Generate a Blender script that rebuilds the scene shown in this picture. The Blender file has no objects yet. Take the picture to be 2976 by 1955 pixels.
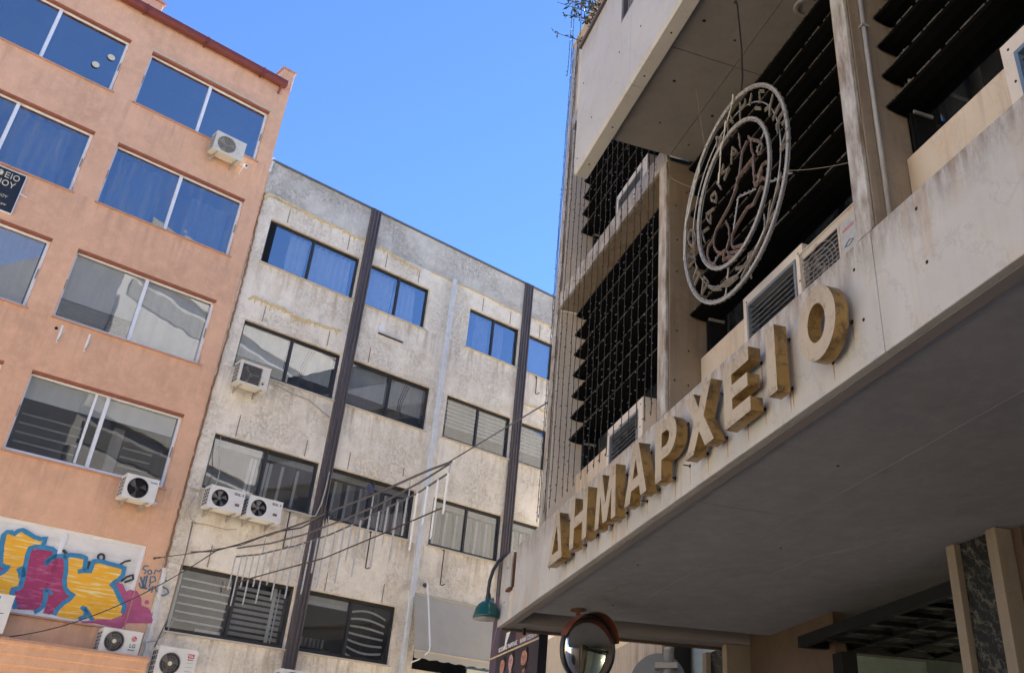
import bpy, bmesh, math, random
from mathutils import Vector, Matrix
R = math.radians
random.seed(7)
scene = bpy.context.scene
COL = scene.collection

# ------------------------------------------------------------------ camera
cam = bpy.data.cameras.new('camera'); camo = bpy.data.objects.new('camera', cam); COL.objects.link(camo)
camo.location = (0, 0, 1.6); camo.rotation_euler = (R(90 + 31.955), 0, 0)
cam.sensor_width = 36; cam.sensor_fit = 'HORIZONTAL'; cam.lens = 2876 / 2976 * 36
cam.shift_x = -476 / 2976; cam.shift_y = -226 / 2976
cam.clip_start = 0.05; cam.clip_end = 2000
scene.camera = camo
# ------------------------------------------------------------------ sky, sun, exposure
SUN_AZ, SUN_EL = 37.0, 46.0        # clockwise from the view direction (+Y), height above the horizon
w = bpy.data.worlds.new('World'); scene.world = w; w.use_nodes = True
wn = w.node_tree; wn.nodes.clear()
sky = wn.nodes.new('ShaderNodeTexSky'); sky.sky_type = 'NISHITA'; sky.sun_disc = False
sky.sun_elevation = R(SUN_EL); sky.sun_rotation = R(SUN_AZ)
sky.air_density = 0.7; sky.dust_density = 0.0; sky.ozone_density = 10.0; sky.altitude = 50
bg = wn.nodes.new('ShaderNodeBackground'); bg.inputs[1].default_value = 0.072
out = wn.nodes.new('ShaderNodeOutputWorld')
wn.links.new(sky.outputs[0], bg.inputs[0]); wn.links.new(bg.outputs[0], out.inputs[0])
sd = bpy.data.lights.new('sun', 'SUN'); sd.energy = 5.0; sd.angle = R(0.53); sd.color = (1.0, 0.915, 0.79)
so = bpy.data.objects.new('sun', sd); COL.objects.link(so); so.location = (0, 0, 40)
dsun = Vector((math.sin(R(SUN_AZ)) * math.cos(R(SUN_EL)), math.cos(R(SUN_AZ)) * math.cos(R(SUN_EL)), math.sin(R(SUN_EL))))
so.rotation_euler = dsun.to_track_quat('Z', 'Y').to_euler()
scene.view_settings.view_transform = 'Standard'; scene.view_settings.look = 'None'
scene.view_settings.gamma = 1.0; scene.view_settings.use_curve_mapping = False
scene.view_settings.exposure = 2.35
scene.cycles.max_bounces = 8; scene.cycles.transparent_max_bounces = 12; scene.cycles.diffuse_bounces = 4
scene.cycles.caustics_reflective = False; scene.cycles.caustics_refractive = False

# ------------------------------------------------------------------ frames of the two facades
AZA, AZB = R(42.50686), R(-24.43435)
FR = {
 'A': dict(x=Vector((math.sin(AZA), math.cos(AZA), 0)), y=Vector((-math.cos(AZA), math.sin(AZA), 0)), o=-22.5),
 'B': dict(x=-Vector((math.sin(AZB), math.cos(AZB), 0)), y=Vector((math.cos(AZB), -math.sin(AZB), 0)), o=-3.267),
}
for f in FR.values():
    f['ang'] = math.atan2(f['x'].y, f['x'].x)
    f['org'] = f['y'] * (-f['o'])
def P(f, x, y, z):
    F = FR[f]; return F['org'] + F['x'] * x + F['y'] * y + Vector((0, 0, z))

# ------------------------------------------------------------------ object helpers
OFF = {}
def tag(o, label=None, cat=None, group=None, kind=None):
    if label: o['label'] = label
    if cat: o['category'] = cat
    if group: o['group'] = group
    if kind: o['kind'] = kind
    return o
def thing(name, label, cat, f=None, loc=(0, 0, 0), rot=0.0, group=None, keep=False):
    """Empty at a thing's base. keep=True: parts are written in frame coordinates."""
    o = bpy.data.objects.new(name, None); COL.objects.link(o); o.empty_display_size = 0.2
    if f:
        o.location = P(f, *loc); o.rotation_euler = (0, 0, FR[f]['ang'] + rot)
    else:
        o.location = loc; o.rotation_euler = (0, 0, rot)
    OFF[o.name] = Vector(loc) if (keep and f) else Vector((0, 0, 0))
    return tag(o, label, cat, group)
def off_of(o):
    while o is not None:
        if o.name in OFF: return OFF[o.name]
        o = o.parent
    return Vector((0, 0, 0))

class MB:
    def __init__(s): s.v = []; s.f = []; s.m = []; s.mi = 0
    def add(s, vs, fs):
        n = len(s.v); s.v += [tuple(v) for v in vs]
        for f in fs: s.f.append([i + n for i in f]); s.m.append(s.mi)
        return s
    def quad(s, *p): return s.add(p, [list(range(len(p)))])
    def box(s, x0, x1, y0, y1, z0, z1):
        return s.add([(x0,y0,z0),(x1,y0,z0),(x1,y1,z0),(x0,y1,z0),(x0,y0,z1),(x1,y0,z1),(x1,y1,z1),(x0,y1,z1)],
                     [[0,3,2,1],[4,5,6,7],[0,1,5,4],[1,2,6,5],[2,3,7,6],[3,0,4,7]])
    def prism(s, poly, y0, y1):                      # polygon in x,z pushed along y
        n = len(poly)
        vs = [(x, y0, z) for x, z in poly] + [(x, y1, z) for x, z in poly]
        fs = [list(range(n)), list(range(2*n-1, n-1, -1))] + [[i, i+n, (i+1) % n + n, (i+1) % n] for i in range(n)]
        return s.add(vs, fs)
    def xprism(s, poly, x0, x1):                     # polygon in y,z pushed along x
        n = len(poly)
        vs = [(x0, y, z) for y, z in poly] + [(x1, y, z) for y, z in poly]
        fs = [list(range(n)), list(range(2*n-1, n-1, -1))] + [[i, i+n, (i+1) % n + n, (i+1) % n] for i in range(n)]
        return s.add(vs, fs)
    def tube(s, pts, r, seg=6, closed=False):
        pts = [Vector(p) for p in pts]
        pts = [p for i, p in enumerate(pts) if i == 0 or (p - pts[i-1]).length > 1e-5]
        n = len(pts)
        if n < 2: return s
        prev = None; vs = []
        for i, p in enumerate(pts):
            if closed: t = pts[(i+1) % n] - pts[i-1]
            else: t = pts[min(i+1, n-1)] - pts[max(i-1, 0)]
            t = t.normalized() if t.length > 1e-9 else Vector((0, 0, 1))
            if prev is None:
                u = t.orthogonal().normalized()
            else:
                u = prev - t * prev.dot(t)
                u = u.normalized() if u.length > 1e-6 else t.orthogonal().normalized()
            prev = u; b = t.cross(u)
            rr = r[i] if isinstance(r, (list, tuple)) else r
            for k in range(seg):
                a = 2 * math.pi * k / seg; vs.append(p + (u * math.cos(a) + b * math.sin(a)) * rr)
        fs = []
        for i in range(n if closed else n - 1):
            j = (i + 1) % n
            for k in range(seg):
                fs.append([i*seg+k, i*seg+(k+1) % seg, j*seg+(k+1) % seg, j*seg+k])
        if not closed:
            fs.append(list(range(seg-1, -1, -1))); fs.append([(n-1)*seg+k for k in range(seg)])
        return s.add(vs, fs)
    def lathe(s, prof, c=(0,0,0), ax=(0,0,1), seg=24, cap=True):
        ax = Vector(ax).normalized(); u = ax.orthogonal().normalized(); b = ax.cross(u); c = Vector(c); vs = []
        for r, h in prof:
            for k in range(seg):
                a = 2*math.pi*k/seg; vs.append(c + ax*h + (u*math.cos(a) + b*math.sin(a))*max(r, 1e-4))
        fs = []
        for i in range(len(prof)-1):
            for k in range(seg): fs.append([i*seg+k, i*seg+(k+1) % seg, (i+1)*seg+(k+1) % seg, (i+1)*seg+k])
        if cap: fs.append(list(range(seg-1, -1, -1)))
        fs.append([(len(prof)-1)*seg+k for k in range(seg)])
        return s.add(vs, fs)
    def build(s, name, mat, parent=None, smooth=False, bevel=0, recalc=True, label=None, kind=None):
        me = bpy.data.meshes.new(name); o_ = off_of(parent)
        me.from_pydata([(v[0]-o_[0], v[1]-o_[1], v[2]-o_[2]) for v in s.v], [], s.f)
        mats = mat if isinstance(mat, (list, tuple)) else [mat]
        for m in mats: me.materials.append(m)
        if len(mats) > 1: me.polygons.foreach_set('material_index', s.m)
        if recalc:
            bm = bmesh.new(); bm.from_mesh(me); bmesh.ops.recalc_face_normals(bm, faces=bm.faces); bm.to_mesh(me); bm.free()
        if smooth: me.polygons.foreach_set('use_smooth', [True]*len(me.polygons))
        me.update()
        o = bpy.data.objects.new(name, me); COL.objects.link(o)
        if parent is not None: o.parent = parent
        if bevel:
            b = o.modifiers.new('bevel', 'BEVEL'); b.width = bevel; b.segments = 2; b.limit_method = 'ANGLE'; b.angle_limit = R(40)
        if label: o['label'] = label
        if kind: o['kind'] = kind
        return o

def curve_mesh(splines, depth, name='tmp'):
    """Filled 2D outlines (holes as inner splines) with thickness; lies in x,z, front at y=-depth/2."""
    cu = bpy.data.curves.new(name, 'CURVE'); cu.dimensions = '2D'; cu.fill_mode = 'BOTH'; cu.extrude = depth / 2
    for pts in splines:
        sp = cu.splines.new('POLY'); sp.points.add(len(pts)-1); sp.use_cyclic_u = True
        for p, q in zip(sp.points, pts): p.co = (q[0], q[1], 0, 1)
    ob = bpy.data.objects.new(name, cu)
    COL.objects.link(ob); dg = bpy.context.evaluated_depsgraph_get()
    me = bpy.data.meshes.new_from_object(ob.evaluated_get(dg))
    bpy.data.objects.remove(ob); bpy.data.curves.remove(cu)
    me.transform(Matrix.Rotation(R(90), 4, 'X'))
    return me
def text_mesh(body, size, depth=0.002, align='CENTER', shear=0.0, bold=0.0):
    cu = bpy.data.curves.new('t', 'FONT'); cu.body = body; cu.size = size; cu.extrude = depth/2; cu.align_x = align; cu.shear = shear; cu.offset = bold
    ob = bpy.data.objects.new('t', cu); COL.objects.link(ob); dg = bpy.context.evaluated_depsgraph_get()
    me = bpy.data.meshes.new_from_object(ob.evaluated_get(dg))
    bpy.data.objects.remove(ob); bpy.data.curves.remove(cu)
    me.transform(Matrix.Rotation(R(90), 4, 'X'))
    return me
def mesh_obj(name, me, mat, parent, loc=(0,0,0), rot=None, label=None):
    me.materials.clear(); me.materials.append(mat); me.name = name
    o = bpy.data.objects.new(name, me); COL.objects.link(o); o.parent = parent
    o.location = Vector(loc) - off_of(parent)
    if rot: o.rotation_euler = rot
    if label: o['label'] = label
    return o

# ------------------------------------------------------------------ materials
def newmat(name):
    m = bpy.data.materials.new(name); m.use_nodes = True
    nt = m.node_tree; b = nt.nodes['Principled BSDF']; return m, nt, b
def N(nt, t, **kw):
    n = nt.nodes.new(t)
    for k, v in kw.items():
        if k == 'inp':
            for kk, vv in v.items(): n.inputs[kk].default_value = vv
        else: setattr(n, k, v)
    return n
def ramp(nt, fac, stops):
    r = nt.nodes.new('ShaderNodeValToRGB'); e = r.color_ramp.elements
    e[0].position, e[0].color = stops[0][0], stops[0][1]
    e[1].position, e[1].color = stops[-1][0], stops[-1][1]
    for p, c in stops[1:-1]:
        x = e.new(p); x.color = c
    nt.links.new(fac, r.inputs[0]); return r.outputs[0]
def c4(c, k=1.0): return (c[0]*k, c[1]*k, c[2]*k, 1)
def mix(nt, fac, a, b, mode='MIX'):
    m = nt.nodes.new('ShaderNodeMix'); m.data_type = 'RGBA'; m.blend_type = mode
    for s, v in ((0, fac), (6, a), (7, b)):
        if isinstance(v, (int, float)): m.inputs[s].default_value = v
        elif isinstance(v, tuple): m.inputs[s].default_value = v
        else: nt.links.new(v, m.inputs[s])
    return m.outputs[2]
def coords(nt, scale=(1,1,1), use='Object'):
    tc = nt.nodes.new('ShaderNodeTexCoord'); mp = nt.nodes.new('ShaderNodeMapping'); mp.inputs['Scale'].default_value = scale
    nt.links.new(tc.outputs[use], mp.inputs[0]); return mp.outputs[0]
def noise(nt, co, scale, detail=6, rough=0.6, dist=0.0):
    n = N(nt, 'ShaderNodeTexNoise', inp={'Scale': scale, 'Detail': detail, 'Roughness': rough, 'Distortion': dist})
    nt.links.new(co, n.inputs['Vector']); return n.outputs['Fac']
def bump(nt, b, h, strength=0.3, dist=0.01):
    n = nt.nodes.new('ShaderNodeBump'); n.inputs['Strength'].default_value = strength; n.inputs['Distance'].default_value = dist
    nt.links.new(h, n.inputs['Height']); nt.links.new(n.outputs[0], b.inputs['Normal'])
def plain(name, c, rough=0.6, metal=0.0, var=0.12, scale=6.0, bmp=0.0, spec=0.5):
    m, nt, b = newmat(name); co = coords(nt)
    f = noise(nt, co, scale)
    nt.links.new(ramp(nt, f, [(0.3, c4(c, 1-var)), (0.7, c4(c, 1+var))]), b.inputs['Base Color'])
    b.inputs['Roughness'].default_value = rough; b.inputs['Metallic'].default_value = metal
    b.inputs['Specular IOR Level'].default_value = spec
    if bmp: bump(nt, b, noise(nt, co, scale*8), bmp, 0.005)
    return m
def stucco(name, c, c2, stain, grain=60, bstr=0.35, streak=0.35, peel=None):
    m, nt, b = newmat(name); co = coords(nt); cs = coords(nt, (3.0, 3.0, 0.22))
    big = noise(nt, co, 0.7, 8, 0.65, 0.4); mid = noise(nt, co, 4.5, 8, 0.7); fine = noise(nt, co, grain, 4, 0.7)
    col = ramp(nt, big, [(0.32, c4(c2)), (0.68, c4(c))])
    col = mix(nt, ramp(nt, mid, [(0.45, (0,0,0,1)), (0.75, (0.55,0.55,0.55,1))]), col, c4(c, 1.18))
    st = noise(nt, cs, 1.0, 7, 0.6)
    col = mix(nt, ramp(nt, st, [(0.52, (0,0,0,1)), (0.78, (streak,)*3 + (1,))]), col, c4(stain))
    h = fine
    if peel:
        v = noise(nt, co, 13.0, 9, 0.80, 0.6); area = noise(nt, co, 0.8, 5, 0.65)
        pm = N(nt, 'ShaderNodeMath', operation='MULTIPLY'); nt.links.new(ramp(nt, v, [(0.47, (0,0,0,1)), (0.60, (1,1,1,1))]), pm.inputs[0])
        nt.links.new(ramp(nt, area, [(0.42, (0.03,)*3+(1,)), (0.58, (1.0,)*3+(1,))]), pm.inputs[1])
        col = mix(nt, pm.outputs[0], col, c4(peel))
        dk = noise(nt, co, 34.0, 6, 0.8, 0.3)
        pk = N(nt, 'ShaderNodeMath', operation='MULTIPLY'); nt.links.new(ramp(nt, dk, [(0.56, (0,0,0,1)), (0.66, (0.75,)*3+(1,))]), pk.inputs[0]); nt.links.new(pm.outputs[0], pk.inputs[1])
        col = mix(nt, pk.outputs[0], col, c4(stain, 0.75))
        blot = noise(nt, co, 1.3, 7, 0.72, 1.0)
        col = mix(nt, ramp(nt, blot, [(0.50, (0,0,0,1)), (0.66, (0.62,)*3+(1,))]), col, c4((c2[0]*0.86, c2[1]*0.80, c2[2]*0.72)))
        ad = N(nt, 'ShaderNodeMath', operation='MULTIPLY_ADD'); nt.links.new(pm.outputs[0], ad.inputs[0]); ad.inputs[1].default_value = -1.2; nt.links.new(fine, ad.inputs[2]); h = ad.outputs[0]
    sp = ramp(nt, noise(nt, co, grain*0.6, 3, 0.8), [(0.30, (0.72,)*3+(1,)), (0.42, (1,1,1,1))])
    col = mix(nt, 1.0, col, sp, 'MULTIPLY')
    nt.links.new(col, b.inputs['Base Color']); b.inputs['Roughness'].default_value = 0.92; b.inputs['Specular IOR Level'].default_value = 0.2
    bump(nt, b, h, bstr, 0.012); return m
def marble(name, c, warm, dark, warmth=0.5, vein=0.25, rough=0.45, streak=0.4):
    m, nt, b = newmat(name); co = coords(nt); cs = coords(nt, (5.0, 5.0, 0.5))
    big = noise(nt, co, 0.9, 7, 0.6, 0.6); mid = noise(nt, co, 3.2, 9, 0.7, 1.5)
    col = ramp(nt, big, [(0.30, c4(c, 0.86)), (0.70, c4(c, 1.08))])
    col = mix(nt, ramp(nt, mid, [(0.50, (0,0,0,1)), (0.80, (warmth,)*3+(1,))]), col, c4(warm))
    wv = N(nt, 'ShaderNodeTexWave', inp={'Scale': 1.1, 'Distortion': 11.0, 'Detail': 8.0, 'Detail Scale': 2.4, 'Detail Roughness': 0.72}); wv.bands_direction = 'DIAGONAL'
    nt.links.new(co, wv.inputs['Vector'])
    col = mix(nt, ramp(nt, wv.outputs['Fac'], [(0.0, (vein,)*3+(1,)), (0.05, (0,0,0,1))]), col, c4(c, 0.55))
    st = noise(nt, cs, 1.6, 7, 0.62)
    col = mix(nt, ramp(nt, st, [(0.50, (0,0,0,1)), (0.78, (streak,)*3+(1,))]), col, c4(dark))
    sp = ramp(nt, noise(nt, co, 55, 3, 0.8), [(0.26, (0.78,)*3+(1,)), (0.38, (1,1,1,1))])
    col = mix(nt, 1.0, col, sp, 'MULTIPLY')
    nt.links.new(col, b.inputs['Base Color']); b.inputs['Roughness'].default_value = rough; b.inputs['Specular IOR Level'].default_value = 0.35
    bump(nt, b, noise(nt, co, 24, 6, 0.7), 0.12, 0.006); return m
def weather_top(m, z0, z1, dark, amt=0.8):
    """soot and lichen that gathers on the upper edge of a slab"""
    nt = m.node_tree; b = nt.nodes['Principled BSDF']; old = b.inputs['Base Color'].links[0].from_socket
    tc = nt.nodes.new('ShaderNodeTexCoord'); sx = nt.nodes.new('ShaderNodeSeparateXYZ'); nt.links.new(tc.outputs['Object'], sx.inputs[0])
    mr = nt.nodes.new('ShaderNodeMapRange'); nt.links.new(sx.outputs[2], mr.inputs[0]); mr.inputs[1].default_value = z0; mr.inputs[2].default_value = z1; mr.inputs[3].default_value = 0.0; mr.inputs[4].default_value = 1.0
    n = noise(nt, coords(nt, (7, 7, 2.0)), 1.5, 7, 0.7); mu = N(nt, 'ShaderNodeMath', operation='MULTIPLY'); nt.links.new(mr.outputs[0], mu.inputs[0]); nt.links.new(ramp(nt, n, [(0.38, (0,0,0,1)), (0.62, (amt,)*3+(1,))]), mu.inputs[1])
    nt.links.new(mix(nt, mu.outputs[0], old, c4(dark)), b.inputs['Base Color']); return m
def rust_runs(m, col, amt=0.6, freq=2.6):
    """narrow rusty water runs"""
    nt = m.node_tree; b = nt.nodes['Principled BSDF']; old = b.inputs['Base Color'].links[0].from_socket
    f = noise(nt, coords(nt, (freq*4, freq*4, 0.35)), 1.0, 5, 0.6); g = noise(nt, coords(nt), 0.8, 3, 0.5); mu = N(nt, 'ShaderNodeMath', operation='MULTIPLY')
    nt.links.new(ramp(nt, f, [(0.50, (0,0,0,1)), (0.64, (amt,)*3+(1,))]), mu.inputs[0]); nt.links.new(ramp(nt, g, [(0.47, (0.0,)*3+(1,)), (0.62, (1,1,1,1))]), mu.inputs[1])
    nt.links.new(mix(nt, mu.outputs[0], old, c4(col)), b.inputs['Base Color']); return m
def sill_runs(m, z0, period, col, amt=0.7, reach=0.42):
    """rain runs that start below every row of sills"""
    nt = m.node_tree; b = nt.nodes['Principled BSDF']; old = b.inputs['Base Color'].links[0].from_socket
    tc = nt.nodes.new('ShaderNodeTexCoord'); sx = nt.nodes.new('ShaderNodeSeparateXYZ'); nt.links.new(tc.outputs['Object'], sx.inputs[0])
    a = N(nt, 'ShaderNodeMath', operation='MULTIPLY_ADD'); nt.links.new(sx.outputs[2], a.inputs[0]); a.inputs[1].default_value = 1/period; a.inputs[2].default_value = -z0/period + 10
    fr = N(nt, 'ShaderNodeMath', operation='FRACT'); nt.links.new(a.outputs[0], fr.inputs[0])
    mr = nt.nodes.new('ShaderNodeMapRange'); nt.links.new(fr.outputs[0], mr.inputs[0]); mr.inputs[1].default_value = 1-reach; mr.inputs[2].default_value = 1.0
    n = noise(nt, coords(nt, (3.6, 3.6, 0.30)), 1.3, 8, 0.68, 0.2); mu = N(nt, 'ShaderNodeMath', operation='MULTIPLY'); nt.links.new(mr.outputs[0], mu.inputs[0]); nt.links.new(ramp(nt, n, [(0.48, (0,0,0,1)), (0.66, (amt,)*3+(1,))]), mu.inputs[1])
    nt.links.new(mix(nt, mu.outputs[0], old, c4(col)), b.inputs['Base Color']); return m
def glass(name, tint=(0.55, 0.60, 0.62), base=0.14, wav=0.02, dirt=0.12):
    m = bpy.data.materials.new(name); m.use_nodes = True; nt = m.node_tree; nt.nodes.clear()
    o = nt.nodes.new('ShaderNodeOutputMaterial'); tr = nt.nodes.new('ShaderNodeBsdfTransparent'); tr.inputs[0].default_value = c4(tint)
    gl = nt.nodes.new('ShaderNodeBsdfGlossy'); gl.inputs['Roughness'].default_value = 0.015; gl.inputs['Color'].default_value = (0.95, 0.97, 1, 1)
    co = coords(nt); bp = nt.nodes.new('ShaderNodeBump'); bp.inputs['Strength'].default_value = wav; bp.inputs['Distance'].default_value = 0.2
    nt.links.new(noise(nt, co, 1.1, 2, 0.5), bp.inputs['Height']); nt.links.new(bp.outputs[0], gl.inputs['Normal'])
    lw = nt.nodes.new('ShaderNodeLayerWeight'); lw.inputs[0].default_value = 0.35
    ma = N(nt, 'ShaderNodeMath', operation='MULTIPLY_ADD'); nt.links.new(lw.outputs['Facing'], ma.inputs[0]); ma.inputs[1].default_value = 0.22; ma.inputs[2].default_value = base; ma.use_clamp = True
    ms = nt.nodes.new('ShaderNodeMixShader'); nt.links.new(ma.outputs[0], ms.inputs[0]); nt.links.new(tr.outputs[0], ms.inputs[1]); nt.links.new(gl.outputs[0], ms.inputs[2])
    df = nt.nodes.new('ShaderNodeBsdfDiffuse'); df.inputs[0].default_value = (0.42, 0.42, 0.40, 1)
    cs = coords(nt, (4.0, 4.0, 0.5)); dm = ramp(nt, noise(nt, cs, 1.7, 7, 0.65), [(0.42, (0.01,)*3+(1,)), (0.78, (dirt,)*3+(1,))])
    m2 = nt.nodes.new('ShaderNodeMixShader'); nt.links.new(dm, m2.inputs[0]); nt.links.new(ms.outputs[0], m2.inputs[1]); nt.links.new(df.outputs[0], m2.inputs[2])
    nt.links.new(m2.outputs[0], o.inputs[0]); return m
def streaky(name, c, c2, scale=(0.6, 1, 9), rough=0.6):
    m, nt, b = newmat(name); f = noise(nt, coords(nt, scale), 2.2, 6, 0.6, 0.3); g = noise(nt, coords(nt), 2.0, 4, 0.6)
    col = ramp(nt, f, [(0.40, c4(c)), (0.52, c4(c)), (0.62, c4(c2))]); col = mix(nt, ramp(nt, g, [(0.5, (0,0,0,1)), (0.75, (0.45,)*3+(1,))]), col, c4(c, 0.7))
    nt.links.new(col, b.inputs['Base Color']); b.inputs['Roughness'].default_value = rough; return m
def rusty(name, c, rust, amt=0.5, rough=0.6, metal=0.0, sc=14):
    m, nt, b = newmat(name); co = coords(nt)
    f = noise(nt, co, sc, 8, 0.7, 0.3); g = noise(nt, coords(nt), 2.2, 6, 0.65)
    ad = N(nt, 'ShaderNodeMath', operation='ADD'); nt.links.new(f, ad.inputs[0]); nt.links.new(g, ad.inputs[1])
    fac = ramp(nt, N_half(nt, ad.outputs[0]), [(0.60 - amt*0.16, (0,0,0,1)), (0.70 - amt*0.16, (0.9,)*3+(1,))])
    col = mix(nt, fac, c4(c), c4(rust)); nt.links.new(col, b.inputs['Base Color'])
    b.inputs['Roughness'].default_value = rough; b.inputs['Metallic'].default_value = metal; bump(nt, b, f, 0.15, 0.004); return m
def N_half(nt, s):
    n = N(nt, 'ShaderNodeMath', operation='MULTIPLY'); nt.links.new(s, n.inputs[0]); n.inputs[1].default_value = 0.5; return n.outputs[0]

M = {}
M['orange'] = stucco('orange_stucco', (0.73, 0.445, 0.295), (0.58, 0.35, 0.23), (0.43, 0.27, 0.185), grain=70, bstr=0.35, streak=0.32)
sill_runs(M['orange'], 5.87, 2.99, (0.40, 0.25, 0.17), 0.55, 0.40)
M['strip_brown'] = plain('top_strip_brown', (0.28, 0.10, 0.06), 0.9)
M['grey'] = stucco('grey_stucco', (0.87, 0.80, 0.68), (0.77, 0.70, 0.585), (0.46, 0.36, 0.25), grain=48, bstr=0.75, streak=0.20, peel=(0.62, 0.54, 0.43))
sill_runs(M['grey'], 5.97, 3.023, (0.36, 0.275, 0.185), 0.75, 0.38)
M['grey_top'] = stucco('grey_weathered_stucco', (0.66, 0.63, 0.565), (0.48, 0.465, 0.425), (0.34, 0.32, 0.285), grain=40, bstr=0.8, streak=0.55, peel=(0.40, 0.375, 0.335))
M['beige'] = stucco('beige_stucco', (0.66, 0.57, 0.43), (0.60, 0.515, 0.39), (0.40, 0.34, 0.26), streak=0.2)
M['dull_wall'] = plain('dull_render', (0.24, 0.225, 0.20), 0.9, 0, 0.1, 0.6)
M['strip_glass'] = plain('dark_window_band', (0.05, 0.05, 0.052), 0.6)
M['tan_wall'] = plain('tan_render', (0.46, 0.385, 0.285), 0.9, 0, 0.1, 0.6)
M['pilaster'] = streaky('pilaster_metal', (0.085, 0.072, 0.075), (0.13, 0.11, 0.11), (9, 9, 0.4), 0.55)
M['gutter'] = plain('gutter_red', (0.16, 0.035, 0.028), 0.55)
M['coping'] = plain('coping_metal', (0.11, 0.12, 0.15), 0.5)
M['alu'] = plain('white_aluminium', (0.72, 0.74, 0.78), 0.4, 0.0, 0.06)
M['dark_alu'] = plain('dark_aluminium', (0.022, 0.020, 0.020), 0.45, 0, 0.15)
M['sill'] = plain('sill_stone', (0.50, 0.46, 0.40), 0.7)
M['sill_orange'] = plain('sill_orange', (0.46, 0.27, 0.19), 0.8)
M['glass_low'] = glass('lower_window_glass', (0.80, 0.82, 0.84), 0.05, 0.012, 0.05)
M['glass'] = glass('window_glass', (0.80, 0.83, 0.86), 0.23, 0.012, 0.04)
M['glass_dirty'] = glass('dirty_window_glass', (0.62, 0.68, 0.76), 0.21, 0.03, 0.22)
M['glass_b'] = glass('grey_window_glass', (0.80, 0.82, 0.84), 0.13, 0.012, 0.08)
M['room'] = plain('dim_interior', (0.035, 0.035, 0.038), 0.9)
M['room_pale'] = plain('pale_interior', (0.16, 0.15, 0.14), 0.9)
M['curtain'] = plain('net_curtain', (0.85, 0.82, 0.80), 0.9, 0, 0.08)
M['curtain_pink'] = plain('pink_curtain', (0.52, 0.40, 0.40), 0.9, 0, 0.08)
M['blind'] = plain('roller_blind', (0.80, 0.78, 0.70), 0.85, 0, 0.05)
M['blind_slat'] = plain('blind_slat', (0.52, 0.49, 0.42), 0.7, 0, 0.08)
M['blind_strip'] = plain('vertical_blind', (0.40, 0.37, 0.33), 0.85, 0, 0.08)
M['cardboard'] = plain('paper_sheet', (0.50, 0.62, 0.78), 0.8, 0, 0.05)
M['shutter'] = streaky('shutter_panel', (0.72, 0.72, 0.70), (0.64, 0.64, 0.62), (0.5, 1, 3), 0.6)
M['marble'] = marble('white_marble', (0.49, 0.49, 0.46), (0.50, 0.42, 0.31), (0.27, 0.22, 0.165), 0.65, 0.30, 0.42, 0.22)
weather_top(M['marble'], 4.72, 5.05, (0.19, 0.15, 0.11), 1.0); rust_runs(M['marble'], (0.40, 0.26, 0.13), 0.6)
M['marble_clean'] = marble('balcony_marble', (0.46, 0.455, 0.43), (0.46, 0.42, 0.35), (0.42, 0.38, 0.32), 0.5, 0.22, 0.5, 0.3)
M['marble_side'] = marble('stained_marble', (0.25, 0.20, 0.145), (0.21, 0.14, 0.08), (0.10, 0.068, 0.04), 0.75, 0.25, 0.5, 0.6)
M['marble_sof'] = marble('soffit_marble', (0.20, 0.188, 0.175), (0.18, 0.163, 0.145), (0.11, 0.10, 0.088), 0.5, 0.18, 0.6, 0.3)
M['marble_wall'] = marble('pale_side_marble', (0.62, 0.57, 0.50), (0.56, 0.48, 0.38), (0.32, 0.27, 0.21), 0.6, 0.2, 0.5, 0.35)
M['marble_brown'] = marble('brown_marble', (0.10, 0.068, 0.046), (0.075, 0.048, 0.031), (0.05, 0.033, 0.024), 0.7, 0.35, 0.4, 0.4)
M['marble_pier'] = marble('pier_marble', (0.27, 0.225, 0.17), (0.24, 0.18, 0.12), (0.15, 0.115, 0.08), 0.6, 0.2, 0.45, 0.4)
M['spandrel'] = marble('weathered_spandrel', (0.56, 0.48, 0.37), (0.50, 0.34, 0.18), (0.24, 0.15, 0.08), 0.7, 0.2, 0.55, 0.75)
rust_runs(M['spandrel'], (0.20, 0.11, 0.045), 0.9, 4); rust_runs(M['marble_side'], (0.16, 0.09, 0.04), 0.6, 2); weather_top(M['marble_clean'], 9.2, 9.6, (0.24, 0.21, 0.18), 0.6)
M['soffit'] = stucco('grey_soffit_paint', (0.33, 0.335, 0.35), (0.26, 0.265, 0.28), (0.18, 0.18, 0.185), grain=90, bstr=0.15, streak=0.3)
M['soffit_line'] = plain('soffit_crack', (0.26, 0.26, 0.265), 0.9)
M['soffit_edge'] = plain('soffit_edge_paint', (0.245, 0.225, 0.215), 0.85, 0, 0.10, 1.2)
M['louver'] = plain('black_louver', (0.0035, 0.0035, 0.0035), 0.85, 0, 0.3, 3, 0, 0.06)
M['louver_edge'] = plain('dusty_edge', (0.085, 0.075, 0.062), 0.9, 0, 0.7, 30, 0, 0.1)
M['black'] = plain('black_paint', (0.006, 0.006, 0.0065), 0.6, 0, 0.1, 6, 0, 0.2)
M['void'] = plain('dark_hole', (0.010, 0.009, 0.008), 0.95)
M['vent'] = plain('vent_frame_steel', (0.16, 0.18, 0.20), 0.5, 0.0)
M['bluevent'] = plain('blue_steel', (0.10, 0.16, 0.24), 0.5)
M['steel'] = plain('galvanised_steel', (0.34, 0.35, 0.36), 0.5, 0.3, 0.15, 20)
M['pipe'] = plain('plastic_pipe', (0.58, 0.60, 0.62), 0.6, 0, 0.1)
M['conduit'] = plain('grey_conduit', (0.30, 0.30, 0.30), 0.5)
M['rust'] = rusty('rusty_steel', (0.12, 0.055, 0.03), (0.05, 0.03, 0.02), 0.5, 0.9)
M['rod'] = plain('rusty_rod', (0.065, 0.045, 0.035), 0.9)
M['joint'] = plain('rusty_joint', (0.24, 0.17, 0.12), 0.95)
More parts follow.
